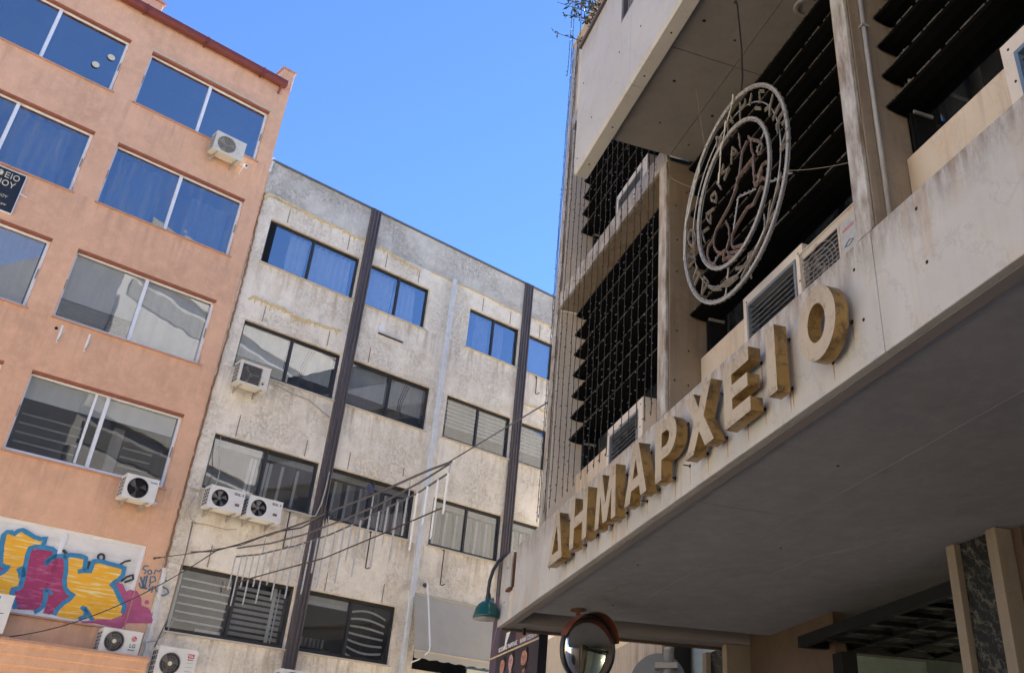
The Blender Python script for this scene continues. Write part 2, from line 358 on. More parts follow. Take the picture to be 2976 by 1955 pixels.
M['rust_run'] = plain('rust_run_stain', (0.36, 0.26, 0.155), 0.8, 0, 0.25, 30)
M['let_face'] = rusty('letter_face', (0.42, 0.36, 0.265), (0.17, 0.125, 0.08), 0.46, 0.5, 0.0, 16)
M['let_side'] = rusty('letter_gold_side', (0.35, 0.215, 0.068), (0.085, 0.05, 0.024), 0.70, 0.40, 0.3, 13)
weather_top(M['let_face'], 0.30, 0.50, (0.15, 0.105, 0.065), 0.9); weather_top(M['let_side'], 0.25, 0.50, (0.10, 0.06, 0.03), 0.8)
M['ac'] = plain('ac_casing', (0.66, 0.66, 0.64), 0.5, 0, 0.05, 5)
M['ac_yellow'] = rusty('yellowed_ac_casing', (0.62, 0.60, 0.53), (0.46, 0.38, 0.28), 0.35, 0.55, 0, 6)
M['ac_old'] = rusty('old_ac_casing', (0.44, 0.39, 0.31), (0.25, 0.16, 0.085), 0.5, 0.6, 0, 9)
M['ac_dark'] = plain('ac_dark_grille', (0.016, 0.016, 0.017), 0.6)
M['ac_wire'] = plain('ac_wire_grille', (0.20, 0.19, 0.18), 0.6)
M['ac_fan'] = plain('ac_fan_blade', (0.16, 0.16, 0.16), 0.45)
M['bracket'] = rusty('ac_bracket', (0.38, 0.36, 0.33), (0.16, 0.09, 0.05), 0.5, 0.7)
M['red'] = plain('red_logo', (0.45, 0.02, 0.05), 0.5)
M['logo_grey'] = plain('logo_grey', (0.10, 0.10, 0.11), 0.5)
M['white'] = plain('white_paint', (0.78, 0.78, 0.76), 0.5, 0, 0.04)
M['foam'] = plain('yellow_foam', (0.62, 0.49, 0.27), 0.85, 0, 0.2, 12, 0.4)
M['mortar'] = plain('white_filler', (0.66, 0.64, 0.62), 0.9, 0, 0.12, 14)
M['sealant'] = plain('brown_sealant', (0.26, 0.13, 0.055), 0.8, 0, 0.3, 14)
M['cable'] = plain('black_cable', (0.02, 0.018, 0.02), 0.6)
M['cable_pale'] = plain('pale_cable', (0.40, 0.37, 0.31), 0.7)
M['tube_dark'] = plain('dark_steel_tube', (0.09, 0.085, 0.09), 0.5, 0.2)
M['led_tube'] = plain('led_tube', (0.42, 0.41, 0.40), 0.3, 0, 0.2, 40)
M['rope'] = plain('rope_light', (0.20, 0.175, 0.14), 0.28, 0, 0.25, 40)
M['rope_grey'] = plain('ring_rope_light', (0.30, 0.30, 0.30), 0.25, 0, 0.15, 30)
M['rope_rust'] = plain('red_rope_light', (0.15, 0.105, 0.085), 0.35, 0, 0.3, 40)
M['sticker'] = plain('faded_sticker', (0.36, 0.37, 0.37), 0.6, 0, 0.15, 20)
M['faded_red'] = plain('faded_red_print', (0.38, 0.20, 0.19), 0.6, 0, 0.3, 40)
M['tie'] = plain('cable_tie', (0.26, 0.22, 0.16), 0.6)
M['led'] = plain('led_bulb', (0.22, 0.23, 0.23), 0.25, 0, 0.1)
M['led_wire'] = plain('led_wire', (0.014, 0.016, 0.015), 0.6)
M['g_yellow'] = streaky('yellow_spray', (0.83, 0.42, 0.02), (0.80, 0.66, 0.30), (0.8, 1, 10))
M['g_magenta'] = streaky('magenta_spray', (0.34, 0.035, 0.12), (0.50, 0.12, 0.25), (1.2, 1, 8))
M['g_pink'] = streaky('pink_spray', (0.42, 0.085, 0.19), (0.48, 0.12, 0.24), (1, 1, 2))
M['g_blue'] = plain('blue_spray', (0.035, 0.22, 0.42), 0.6, 0, 0.15, 8)
M['g_black'] = plain('black_spray', (0.035, 0.035, 0.04), 0.7)
M['g_tag'] = plain('tag_spray', (0.07, 0.16, 0.24), 0.7)
M['lamp_green'] = plain('green_enamel', (0.008, 0.075, 0.065), 0.12, 0, 0.1)
M['lamp_black'] = plain('lamp_arm', (0.012, 0.014, 0.016), 0.3)
M['awning'] = plain('awning_cloth', (0.47, 0.43, 0.35), 0.9, 0, 0.06, 2)
M['mirror'] = plain('convex_mirror', (0.75, 0.75, 0.75), 0.02, 1.0, 0.0)
M['mir_red'] = plain('red_hood', (0.11, 0.028, 0.012), 0.4)
M['plate_grey'] = plain('sign_back', (0.12, 0.13, 0.14), 0.6)
M['post'] = plain('post_steel', (0.26, 0.25, 0.23), 0.6, 0.2, 0.15, 14)
def veined(name, base, vein, sc=2.2):
    m, nt, b = newmat(name); co = coords(nt); big = noise(nt, co, 3, 6, 0.6)
    col = ramp(nt, big, [(0.35, c4(base, 0.6)), (0.65, c4(base, 1.5))])
    for k, (q, d_) in enumerate(((sc, 9.0), (sc*2.3, 14.0))):
        wv = N(nt, 'ShaderNodeTexWave', inp={'Scale': q, 'Distortion': d_, 'Detail': 8.0, 'Detail Scale': 2.0, 'Detail Roughness': 0.72}); wv.bands_direction = 'DIAGONAL'; nt.links.new(co, wv.inputs['Vector'])
        col = mix(nt, ramp(nt, wv.outputs['Fac'], [(0.0, (0.75,)*3+(1,)), (0.07, (0,0,0,1))]), col, c4(vein))
    nt.links.new(col, b.inputs['Base Color']); b.inputs['Roughness'].default_value = 0.4; b.inputs['Specular IOR Level'].default_value = 0.25; return m
M['green_marble'] = veined('dark_green_marble', (0.011, 0.013, 0.013), (0.13, 0.125, 0.105))
M['asphalt'] = plain('street_paving', (0.52, 0.45, 0.345), 0.9, 0, 0.2, 3, 0.3)
M['paving'] = plain('paving', (0.34, 0.31, 0.27), 0.85, 0, 0.12, 3, 0.2)
M['concrete'] = plain('concrete', (0.42, 0.40, 0.37), 0.9, 0, 0.12, 1.5)
M['poster_dark'] = plain('poster_print_dark', (0.018, 0.016, 0.028), 0.45, 0, 0.3, 3)
M['poster_purple'] = plain('poster_print_purple', (0.075, 0.05, 0.085), 0.45, 0, 0.3, 3)
M['poster_brown'] = plain('poster_print_brown', (0.14, 0.065, 0.065), 0.45, 0, 0.3, 3)
M['skin'] = plain('poster_print_skin', (0.46, 0.22, 0.15), 0.5, 0, 0.15, 12)
M['skin_pale'] = plain('poster_print_pale_skin', (0.52, 0.32, 0.30), 0.5, 0, 0.12, 12)
M['hair'] = plain('poster_print_hair', (0.02, 0.013, 0.01), 0.5)
M['gold_line'] = plain('poster_print_gold', (0.66, 0.52, 0.30), 0.5)
M['slate'] = marble('black_sign_stone', (0.02, 0.024, 0.032), (0.05, 0.055, 0.06), (0.012, 0.014, 0.018), 0.5, 0.0, 0.3, 0.3)
M['cream'] = plain('cream_lettering', (0.62, 0.58, 0.44), 0.6)
M['leaf'] = plain('olive_leaf', (0.035, 0.055, 0.028), 0.55, 0, 0.4, 9)
M['twig'] = plain('twig', (0.07, 0.05, 0.035), 0.9)
M['pigeon'] = plain('pigeon_feathers', (0.04, 0.042, 0.055), 0.6, 0, 0.35, 14)
M['pale_green'] = plain('pale_green_wall', (0.42, 0.50, 0.46), 0.7)
M['roofglass'] = glass('entrance_glass', (0.45, 0.47, 0.46), 0.10, 0.02, 0.35)

def glow(name, c, st):
    m, nt, b = newmat(name); b.inputs['Base Color'].default_value = c4((0.8, 0.8, 0.8)); b.inputs['Emission Color'].default_value = c4(c); b.inputs['Emission Strength'].default_value = st; return m
M['lamp_glow'] = glow('lobby_lamp_glow', (1.0, 0.86, 0.60), 16.0)

DATA = {"gfill":{"yellow_a":[[5.319,7.227],[5.374,7.264],[5.444,7.254],[5.557,7.345],[5.669,7.328],[5.793,7.272],[5.98,7.262],[5.983,7.155],[5.799,7.109],[5.791,6.992],[5.822,6.707],[5.598,6.664],[5.476,6.68],[5.424,6.726],[5.373,6.971],[5.356,7.113]],"yellow_b":[[5.612,6.667],[5.726,6.681],[5.736,6.627],[5.786,6.541],[5.837,6.313],[5.733,6.295],[5.757,6.151],[5.362,6.106],[5.28,6.353],[5.459,6.464],[5.527,6.524]],"magenta_a":[[5.84,7.052],[5.959,7.084],[6.092,7.103],[6.211,7.095],[6.237,7.034],[6.208,6.929],[6.169,6.807],[6.222,6.883],[6.328,6.994],[6.414,7.02],[6.487,6.935],[6.535,6.779],[6.57,6.59],[6.632,6.439],[6.71,6.363],[6.796,6.338],[6.723,6.269],[6.656,6.186],[6.585,5.968],[6.519,5.934],[6.411,5.94],[6.417,6.114],[6.336,6.322],[6.298,6.347],[6.293,6.315],[6.35,6.087],[6.316,6.003],[6.221,5.972],[5.942,5.942],[5.846,6.08],[5.785,6.179],[5.789,6.258],[5.902,6.293],[5.899,6.467],[5.864,6.716],[5.834,6.952]],"yellow_c":[[6.533,7.044],[6.668,7.071],[6.814,7.066],[6.846,6.905],[6.766,6.799],[6.895,6.798],[7.015,6.829],[7.036,6.976],[7.099,7.039],[7.296,7.043],[7.569,7.028],[7.617,6.918],[7.565,6.806],[7.44,6.665],[7.562,6.587],[7.692,6.426],[7.838,6.268],[7.839,6.12],[7.662,6.018],[7.334,5.975],[7.201,6.099],[7.146,6.122],[7.148,6.01],[7.05,5.915],[6.833,5.913],[6.642,5.93],[6.684,6.095],[6.784,6.223],[6.881,6.369],[6.699,6.45],[6.612,6.63],[6.575,6.853]],"magenta_b":[[7.514,6.696],[7.586,6.734],[7.689,6.727],[7.795,6.595],[7.866,6.641],[7.989,6.629],[8.111,6.498],[8.148,6.369],[8.293,6.343],[8.386,6.257],[8.458,6.151],[8.458,6.059],[7.97,5.985],[7.911,5.87],[7.39,5.896],[7.157,5.876],[7.087,5.897],[7.328,5.942],[7.497,6.025],[7.664,6.011],[7.836,6.103],[7.854,6.271],[7.74,6.434],[7.61,6.595]],"magenta_c":[[8.285,6.451],[8.285,6.427],[8.273,6.408],[8.251,6.398],[8.227,6.4],[8.205,6.414],[8.193,6.436],[8.192,6.459],[8.205,6.479],[8.226,6.488],[8.251,6.486],[8.272,6.473]],"magenta_d":[[5.282,6.65],[5.393,6.664],[5.488,6.643],[5.44,6.523],[5.341,6.473]]},"grib":{"blue":[[[[5.374,6.811],[5.314,7.04],[5.292,7.221],[5.33,7.287],[5.415,7.297],[5.46,7.274],[5.51,7.351],[5.576,7.382],[5.678,7.346],[5.816,7.294],[5.944,7.279],[6.033,7.315],[6.009,7.169]],0.0867],[[[5.374,6.811],[5.413,6.692],[5.485,6.65],[5.57,6.659],[5.512,6.568],[5.444,6.508],[5.35,6.444]],0.0776],[[[5.801,6.151],[5.757,6.221],[5.754,6.275],[5.872,6.319],[5.866,6.524],[5.836,6.71],[5.805,6.947],[5.811,7.07],[5.887,7.119],[6.05,7.136],[6.189,7.14],[6.262,7.105],[6.274,6.992],[6.213,6.914],[6.164,6.822]],0.0867],[[[6.162,6.83],[6.203,6.945],[6.318,7.025],[6.439,7.041],[6.507,6.972],[6.565,6.785],[6.592,6.594],[6.649,6.458],[6.737,6.376],[6.838,6.353],[6.787,6.264],[6.704,6.178],[6.634,6.055],[6.601,5.939]],0.0822],[[[5.804,6.12],[5.848,6.05],[5.916,5.953]],0.0776],[[[5.744,6.693],[5.809,6.609],[5.851,6.521]],0.1369],[[[6.315,6.366],[6.358,6.231],[6.369,6.074],[6.32,5.988],[6.249,5.93]],0.0822],[[[6.279,6.36],[6.385,6.363],[6.452,6.295]],0.0593],[[[6.439,7.041],[6.551,7.089],[6.721,7.107],[6.847,7.09],[6.878,6.962],[6.881,6.845],[6.782,6.802]],0.0867],[[[6.883,6.837],[7.008,6.853],[7.005,6.97],[7.01,7.063],[7.152,7.083],[7.289,7.067],[7.459,7.058],[7.633,7.04],[7.638,6.904],[7.586,6.793],[7.469,6.679],[7.548,6.635],[7.649,6.519],[7.729,6.416],[7.84,6.318],[7.849,6.171]],0.0867],[[[7.044,6.17],[7.155,6.092],[7.153,5.995],[7.063,5.925]],0.0822],[[[7.102,6.164],[7.21,6.068],[7.326,5.95]],0.0685]],"black":[[[[7.188,7.175],[7.189,7.143],[7.173,7.116],[7.146,7.102],[7.114,7.104],[7.086,7.122],[7.069,7.151],[7.068,7.183],[7.083,7.21],[7.11,7.224],[7.142,7.222],[7.171,7.204],[7.188,7.175]],0.0411],[[[6.385,7.139],[6.412,7.153],[6.486,7.093]],0.0502],[[[7.518,7.086],[7.612,7.174],[7.712,7.211]],0.0365],[[[7.643,6.77],[7.716,6.868],[7.832,6.941],[7.865,6.853],[7.712,6.765]],0.0411],[[[6.888,6.98],[6.935,7.015],[6.947,6.891]],0.0913]],"tag":[[[[8.073,7.16],[7.991,7.14],[7.973,7.08],[8.059,7.053],[8.034,6.987]],0.0274],[[[8.172,7.048],[8.171,7.019],[8.151,7.0],[8.123,7.0],[8.099,7.019],[8.091,7.048],[8.102,7.074],[8.128,7.084],[8.155,7.074],[8.172,7.048]],0.0251],[[[8.227,7.015],[8.238,7.104],[8.314,7.084],[8.351,7.143]],0.0251],[[[7.976,6.916],[8.102,6.717]],0.0365],[[[8.054,6.948],[8.073,6.694]],0.0319],[[[8.099,6.974],[8.118,6.719]],0.0319],[[[8.19,6.835],[8.174,6.953],[8.258,6.969],[8.297,6.889],[8.206,6.838],[8.196,6.751]],0.0297],[[[7.976,6.796],[8.036,6.705],[8.172,6.712]],0.0319],[[[8.198,6.682],[8.274,6.782],[8.278,6.645]],0.0274],[[[8.512,6.946],[8.432,6.914],[8.442,6.812],[8.578,6.767],[8.622,6.705],[8.544,6.632],[8.422,6.628]],0.0319],[[[8.308,6.788],[8.373,6.679]],0.0274]]},"etext":[[[-5.561,7.23],[-5.606,7.148]],[[-5.432,7.142],[-5.43,7.04]],[[-5.419,7.147],[-5.352,7.093]],[[-5.516,7.038],[-5.424,6.967]],[[-5.219,6.948],[-5.266,6.882],[-5.359,6.894]],[[-5.266,6.882],[-5.299,6.796]],[[-5.111,6.782],[-5.249,6.714]],[[-5.085,6.668],[-5.165,6.65]],[[-5.085,6.668],[-5.041,6.62],[-5.042,6.57],[-5.119,6.566]],[[-5.203,6.614],[-5.189,6.54]],[[-5.203,6.614],[-5.146,6.621]],[[-5.033,6.466],[-5.172,6.343]],[[-5.037,6.345],[-5.167,6.339]],[[-5.763,7.287],[-5.782,7.127]],[[-5.768,7.219],[-5.678,7.212],[-5.674,7.257]],[[-5.974,7.355],[-5.917,7.19]],[[-5.993,7.272],[-6.014,7.152]],[[-5.98,7.255],[-5.903,7.188]],[[-6.218,7.246],[-6.224,7.13]],[[-6.246,7.259],[-6.11,7.159]],[[-6.123,7.184],[-6.196,7.118]],[[-5.812,6.979],[-5.798,6.824]],[[-5.935,6.922],[-5.97,6.78]],[[-5.935,6.922],[-5.85,6.816],[-5.965,6.86]],[[-6.107,6.859],[-6.164,6.799],[-6.005,6.751],[-6.109,6.7]],[[-6.249,6.764],[-6.166,6.641]],[[-6.688,6.441],[-6.694,6.412],[-6.711,6.395],[-6.735,6.39],[-6.763,6.401],[-6.792,6.424],[-6.816,6.456],[-6.832,6.493],[-6.837,6.529],[-6.831,6.559],[-6.814,6.577],[-6.789,6.58],[-6.76,6.57],[-6.732,6.546],[-6.708,6.513],[-6.693,6.476],[-6.688,6.441]],[[-6.699,6.338],[-6.849,6.348],[-6.701,6.231],[-6.834,6.222]],[[-6.738,6.047],[-6.655,6.123],[-6.689,6.077],[-6.61,6.033],[-6.724,5.974]],[[-6.534,5.952],[-6.585,5.807],[-6.452,5.861],[-6.534,5.952]],[[-6.285,6.683],[-6.364,6.683],[-6.365,6.65],[-6.275,6.57],[-6.257,6.622],[-6.285,6.683]],[[-6.316,6.525],[-6.464,6.559],[-6.451,6.5],[-6.391,6.421],[-6.372,6.493]],[[-6.423,6.391],[-6.55,6.417],[-6.506,6.292]]],"elaurel":[[[-5.217,6.05],[-5.313,5.957],[-5.442,5.795],[-5.616,5.688],[-5.75,5.641],[-5.875,5.579]],[[-5.36,5.987],[-5.408,5.877],[-5.442,5.795]],[[-5.287,5.86],[-5.414,5.822]],[[-5.466,5.928],[-5.461,5.851],[-5.482,5.769]],[[-5.629,5.695],[-5.743,5.725],[-5.708,5.682],[-5.63,5.682]],[[-5.708,5.682],[-5.828,5.663],[-5.96,5.714]],[[-5.951,5.643],[-6.143,5.695],[-6.229,5.699],[-6.09,5.636],[-5.925,5.628]],[[-6.454,5.815],[-6.345,5.727],[-6.217,5.666]],[[-5.174,6.131],[-5.229,6.075],[-5.278,6.026]]],"efig":[[[-5.669,6.851],[-5.625,6.781],[-5.632,6.69],[-5.612,6.646]],[[-5.624,6.788],[-5.51,6.69],[-5.447,6.601],[-5.476,6.549],[-5.533,6.575]],[[-5.697,6.818],[-5.789,6.772],[-5.855,6.573],[-5.952,6.468]],[[-5.58,6.587],[-5.907,6.564]],[[-5.601,6.624],[-5.61,6.386],[-5.541,6.36],[-5.465,6.414],[-5.408,6.402],[-5.358,6.332],[-5.405,6.316]],[[-5.468,6.381],[-5.545,6.314],[-5.606,6.299]],[[-5.606,6.299],[-5.476,6.296],[-5.415,6.213],[-5.432,6.156],[-5.485,6.205]],[[-5.619,6.557],[-5.606,6.299]],[[-5.891,6.498],[-6.044,6.385],[-6.303,6.294],[-6.352,6.234],[-6.348,6.151],[-6.299,6.074],[-6.227,6.017],[-6.14,5.998]],[[-6.368,6.235],[-6.462,6.216],[-6.48,6.146],[-6.437,6.049],[-6.327,5.956]],[[-5.502,6.224],[-5.641,6.145],[-5.747,6.173],[-5.932,6.116],[-6.02,6.068],[-6.026,5.978],[-6.0,5.94],[-5.839,5.876],[-5.828,5.833],[-5.895,5.849],[-6.1,5.944],[-6.126,5.99],[-6.064,6.063],[-6.071,6.177],[-6.117,6.269]],[[-6.155,5.999],[-6.195,5.929],[-6.102,5.907],[-5.952,5.829],[-5.923,5.843]]],"estrut":[[[-5.925,6.415],[-6.029,6.152]],[[-5.912,6.406],[-5.628,6.3]],[[-6.115,5.937],[-6.222,5.572]],[[-5.806,5.768],[-5.772,5.538]],[[-6.314,6.067],[-6.392,6.032]],[[-5.406,6.782],[-5.587,6.643]],[[-5.415,6.22],[-5.078,6.086]],[[-5.11,6.316],[-5.139,6.114]]],"wa":[-11.088,21.203,7.327],"wd":[0.695,-0.719,0.0],"wb":[13.681,6.594],"ftop":[[5.776,6.592],[7.594,6.491],[8.334,6.477],[9.608,6.431],[11.011,6.416],[11.561,6.385]],"fmid":[[4.576,6.624],[6.027,6.413],[7.313,6.294],[8.554,6.244],[9.67,6.232],[10.782,6.291],[11.538,6.369]],"fbot":[[4.595,6.469],[5.631,6.303],[7.037,6.163],[8.172,6.096],[8.934,6.095],[9.707,6.113],[10.765,6.142],[11.528,6.237]],"ftube":[[4.604,6.468,5.884],[4.888,6.422,5.567],[5.151,6.38,5.825],[5.418,6.337,5.495],[5.691,6.297,5.748],[5.959,6.27,5.436],[6.248,6.242,5.679],[6.54,6.212,5.388],[6.796,6.187,5.628],[7.068,6.161,5.327],[7.349,6.145,5.599],[7.631,6.128,5.299],[7.854,6.115,5.578],[8.123,6.099,5.303],[8.422,6.096,5.553],[8.712,6.095,5.27],[8.942,6.095,5.55],[9.21,6.101,5.277],[9.48,6.108,5.554],[9.739,6.114,5.284],[9.988,6.121,5.57],[10.259,6.128,5.3],[10.509,6.135,5.6],[10.774,6.143,5.347],[11.024,6.174,5.641],[11.283,6.206,5.391],[11.523,6.236,5.67]],"fsup":[[[5.75,6.561],[5.764,6.286]],[[6.817,6.487],[6.85,6.2]],[[8.076,6.434],[8.135,6.104]],[[9.466,6.441],[9.466,6.105]],[[10.499,6.408],[10.534,6.122]],[[11.538,6.369],[11.528,6.237]]],"fcab":[[0.784,6.574],[4.947,5.952],[8.246,5.731],[9.941,5.738],[11.494,5.756],[12.672,5.775]],"pigeon":[9.325,6.491],"cab2":[[2.211,6.992],[4.703,6.641],[6.116,6.57],[8.053,6.454]],"cab3a":[5.946,5.425],"cab3":[3.716,6.797],"foam":[[[8.4,16.85],[8.48,16.99],[8.64,17.05],[8.84,17.03],[9.16,17.02],[9.48,17.0],[9.82,16.97],[10.05,16.98],[10.43,16.97],[10.82,16.98],[11.12,16.94],[11.46,17.0]],[[11.79,16.88],[11.98,16.96],[12.24,16.95],[12.51,16.89],[12.78,16.88],[13.06,16.82],[13.36,16.8]],[[13.75,16.95],[14.08,16.93],[14.48,16.97]],[[14.65,16.96],[15.23,16.97],[15.84,16.95],[16.45,16.92],[17.21,16.93]],[[17.59,16.94],[18.05,16.95],[18.65,16.96]],[[8.68,13.89],[8.76,13.99],[8.94,14.0],[9.28,13.98],[9.67,13.98],[9.85,13.92],[10.16,13.91],[10.51,13.94],[10.87,13.94],[11.3,14.0]],[[17.57,13.94],[17.89,13.95],[18.26,13.96],[18.7,13.92]]],"seam":[[8.38,18.17],[8.36,17.67],[8.39,17.0],[8.38,16.53],[8.41,15.49],[8.42,14.56],[8.42,13.76],[8.42,12.99],[8.41,12.05],[8.4,11.16],[8.4,10.47],[8.39,9.55],[8.39,8.68],[8.4,7.95],[8.4,7.6],[8.41,7.18],[8.43,6.68],[8.46,6.13],[8.47,5.65],[8.49,5.39]],"rods":[[[12.37,14.35],[13.16,14.4]],[[15.38,9.0],[15.31,8.06]],[[13.13,8.99],[13.13,8.06]],[[10.91,9.0],[10.88,8.11]],[[18.03,14.96],[18.05,14.37]]],"joints":[[[9.17,16.89],[9.21,16.44]],[[10.99,16.93],[11.01,16.43]],[[12.23,16.86],[12.24,16.42]],[[13.35,16.84],[13.38,16.41]],[[15.72,16.87],[15.74,16.41]],[[16.81,16.82],[16.81,16.4]],[[18.03,16.83],[18.04,16.36]],[[9.16,13.89],[9.2,13.44]],[[10.98,13.87],[10.99,13.44]],[[12.23,13.85],[12.24,13.41]],[[9.21,10.93],[9.24,10.4]],[[10.99,10.82],[11.0,10.4]],[[12.2,10.84],[12.2,10.39]],[[13.82,10.84],[13.84,10.62]],[[9.3,7.85],[9.31,7.37]],[[12.18,7.81],[12.18,7.37]],[[13.76,7.82],[13.76,7.37]],[[9.82,7.19],[9.86,6.92]]],"lamp":{"bot":[-2.336,12.687,4.34],"arm":[[-2.331,12.688,4.505],[-2.343,12.685,4.63],[-2.335,12.687,4.757],[-2.305,12.692,4.886],[-2.255,12.701,4.987],[-2.19,12.713,5.064],[-2.116,12.725,5.103],[-2.041,12.738,5.08],[-1.984,12.747,5.017]]},"P0":[-2.111,13.84,4.13],"pd":[0.5,-0.866,-0.0],"q_ll":[-0.938,3.986],"q_l2":[-0.706,3.953],"q_line0":[-0.949,4.171],"q_line1":[0.519,4.158],"q_tr":[0.515,4.265],"q_r":[0.756,3.966],"q_f1":[-0.453,4.012],"q_f2":[-0.143,3.984],"q_f3":[0.328,3.969],"q_tie":[-0.382,4.442],"q_tie2":[-0.432,4.257],"q_r2":[1.027,4.021],"q_r3":[0.757,4.081],"mir":[-0.945,11.361,3.694],"sign":[-0.171,10.199,3.168],"post":[-0.066,10.1,3.437]}
# ------------------------------------------------------------------ ground
gnd = MB().box(-220, 220, -200, 260, -0.4, 0).build('ground', M['asphalt']); tag(gnd, 'pale stone paved street between the buildings', 'ground', kind='structure')
pv = thing('pavement', None, None, 'B', (0, 0, 0), keep=True); pv['kind'] = 'structure'; pv['label'] = 'pale paved pavement in front of the town hall'
MB().box(-18, 12, -1.2, 3.0, 0, 0.13).build('paving', M['paving'], pv)

# ------------------------------------------------------------------ facade helpers
def wall_with_openings(name, mat, parent, x0, x1, z0, z1, ops, y=0.0, rev=0.14):
    xs = sorted({x0, x1} | {v for o in ops for v in o[:2] if x0 < v < x1}); zs = sorted({z0, z1} | {v for o in ops for v in o[2:4] if z0 < v < z1})
    m = MB()
    for i in range(len(xs)-1):
        for j in range(len(zs)-1):
            cx, cz = (xs[i]+xs[i+1])/2, (zs[j]+zs[j+1])/2
            if any(o[0] < cx < o[1] and o[2] < cz < o[3] for o in ops): continue
            m.quad((xs[i], y, zs[j]), (xs[i+1], y, zs[j]), (xs[i+1], y, zs[j+1]), (xs[i], y, zs[j+1]))
    for a, b, c, d in [o[:4] for o in ops]:
        if c >= z1 or d <= z0: continue
        Y = y + rev
        m.quad((a, y, c), (a, Y, c), (a, Y, d), (a, y, d)); m.quad((b, y, c), (b, y, d), (b, Y, d), (b, Y, c))
        m.quad((a, y, d), (a, Y, d), (b, Y, d), (b, y, d)); m.quad((a, y, c), (b, y, c), (b, Y, c), (a, Y, c))
    # closing strip behind the skin so that no light leaks round the windows
    o = m.build(name, mat, parent, recalc=False); return o
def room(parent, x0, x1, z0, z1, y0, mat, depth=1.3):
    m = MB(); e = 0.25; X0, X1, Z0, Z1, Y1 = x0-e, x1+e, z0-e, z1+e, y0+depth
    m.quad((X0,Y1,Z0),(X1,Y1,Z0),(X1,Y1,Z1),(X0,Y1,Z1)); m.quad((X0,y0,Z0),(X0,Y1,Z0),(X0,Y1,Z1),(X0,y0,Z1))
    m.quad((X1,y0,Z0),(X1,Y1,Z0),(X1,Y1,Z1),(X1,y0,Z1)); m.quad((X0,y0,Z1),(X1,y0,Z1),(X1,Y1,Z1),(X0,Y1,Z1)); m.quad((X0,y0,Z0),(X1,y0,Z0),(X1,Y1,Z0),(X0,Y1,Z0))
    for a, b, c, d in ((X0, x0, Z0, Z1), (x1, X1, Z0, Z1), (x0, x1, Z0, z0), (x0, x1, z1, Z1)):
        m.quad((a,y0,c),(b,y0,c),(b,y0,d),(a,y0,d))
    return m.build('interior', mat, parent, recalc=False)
def window(root, x0, x1, z0, z1, fmat, gmat, y=0.10, mull=0.5, fw=0.05, mw=0.06, sill=None, sillw=0.05, roommat=None, handles=False, lab=None):
    f = MB()
    f.box(x0, x1, y, y+0.07, z0, z0+fw); f.box(x0, x1, y, y+0.07, z1-fw, z1)
    f.box(x0, x0+fw, y, y+0.07, z0+fw, z1-fw); f.box(x1-fw, x1, y, y+0.07, z0+fw, z1-fw)
    xm = x0 + (x1-x0)*mull
    f.box(xm-mw/2, xm+mw/2, y-0.012, y+0.058, z0+fw, z1-fw)
    # sash rails of the two sliding leaves
    t = fw*0.55
    f.box(x0+fw, xm-mw/2, y+0.012, y+0.05, z1-fw-t, z1-fw); f.box(xm+mw/2, x1-fw, y+0.024, y+0.062, z1-fw-t, z1-fw)
    f.box(x0+fw, xm-mw/2, y+0.012, y+0.05, z0+fw, z0+fw+t); f.box(xm+mw/2, x1-fw, y+0.024, y+0.062, z0+fw, z0+fw+t)
    wo = f.build('window', fmat, root, bevel=0.004, label=lab)
    gm = gmat if isinstance(gmat, (list, tuple)) else (gmat, gmat)
    MB().box(x0+fw+.002, xm-mw/2-.002, y+0.028, y+0.033, z0+fw+t, z1-fw-t).build('pane', gm[0], wo)
    MB().box(xm+mw/2+.002, x1-fw-.002, y+0.040, y+0.045, z0+fw+t, z1-fw-t).build('pane', gm[1], wo)
    if handles:
        for hx in (x0+fw*0.55, x1-fw*0.55):
            MB().box(hx-0.012, hx+0.012, y-0.012, y, z0+(z1-z0)*0.42, z0+(z1-z0)*0.56).build('handle', M['ac_wire'], wo)
    if sill:
        MB().xprism([(-sillw, z0-0.045), (y+0.06, z0-0.045), (y+0.06, z0-0.002), (-sillw, z0-0.012)], x0-0.04, x1+0.04).build('sill', sill, root)
    if fmat is M['alu']: MB().box(x0+0.002, x1-0.002, 0.004, y+0.03, z1-0.05, z1-0.002).build('top_strip', M['strip_brown'], root)  # dark brown strip along the top of the opening
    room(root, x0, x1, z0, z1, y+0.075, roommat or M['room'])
    return wo
def curtain(wo, x0, x1, z0, z1, y, mat, amp=0.035, wl=0.16, flare=0.0):
    m = MB(); n = max(8, int((x1-x0)/0.022)); k = 6; ph = random.random()*6; vs = []
    for j in range(k+1):
        t = j/k
        for i in range(n+1):
            u = i/n; x = x0 + (x1-x0)*u; x += flare*(1-t)*(u-0.5) + 0.012*math.sin(7*t+ph+u*9)*(1-t)
            yy = y + amp*math.sin(2*math.pi*(x-x0)/wl + ph + 0.8*math.sin(u*11+ph))*(0.6+0.4*(1-t)) + amp*0.5*math.sin(2*math.pi*(x-x0)/(wl*0.43)+2*ph)
            vs.append((x, yy, z0 + (z1-z0)*t))
    fs = [[j*(n+1)+i, j*(n+1)+i+1, (j+1)*(n+1)+i+1, (j+1)*(n+1)+i] for j in range(k) for i in range(n)]
    m.add(vs, fs); return m.build('curtain', mat, wo, smooth=True, recalc=False)
def sheet(wo, name, x0, x1, z0, z1, y, mat, wav=0.006):
    m = MB(); n = 12; vs = []
    for j in range(7):
        for i in range(n+1):
            vs.append((x0+(x1-x0)*i/n, y + wav*math.sin(i*1.3+j*0.6), z0+(z1-z0)*j/6))
    fs = [[j*(n+1)+i, j*(n+1)+i+1, (j+1)*(n+1)+i+1, (j+1)*(n+1)+i] for j in range(6) for i in range(n)]
    m.add(vs, fs); return m.build(name, mat, wo, smooth=True, recalc=False)

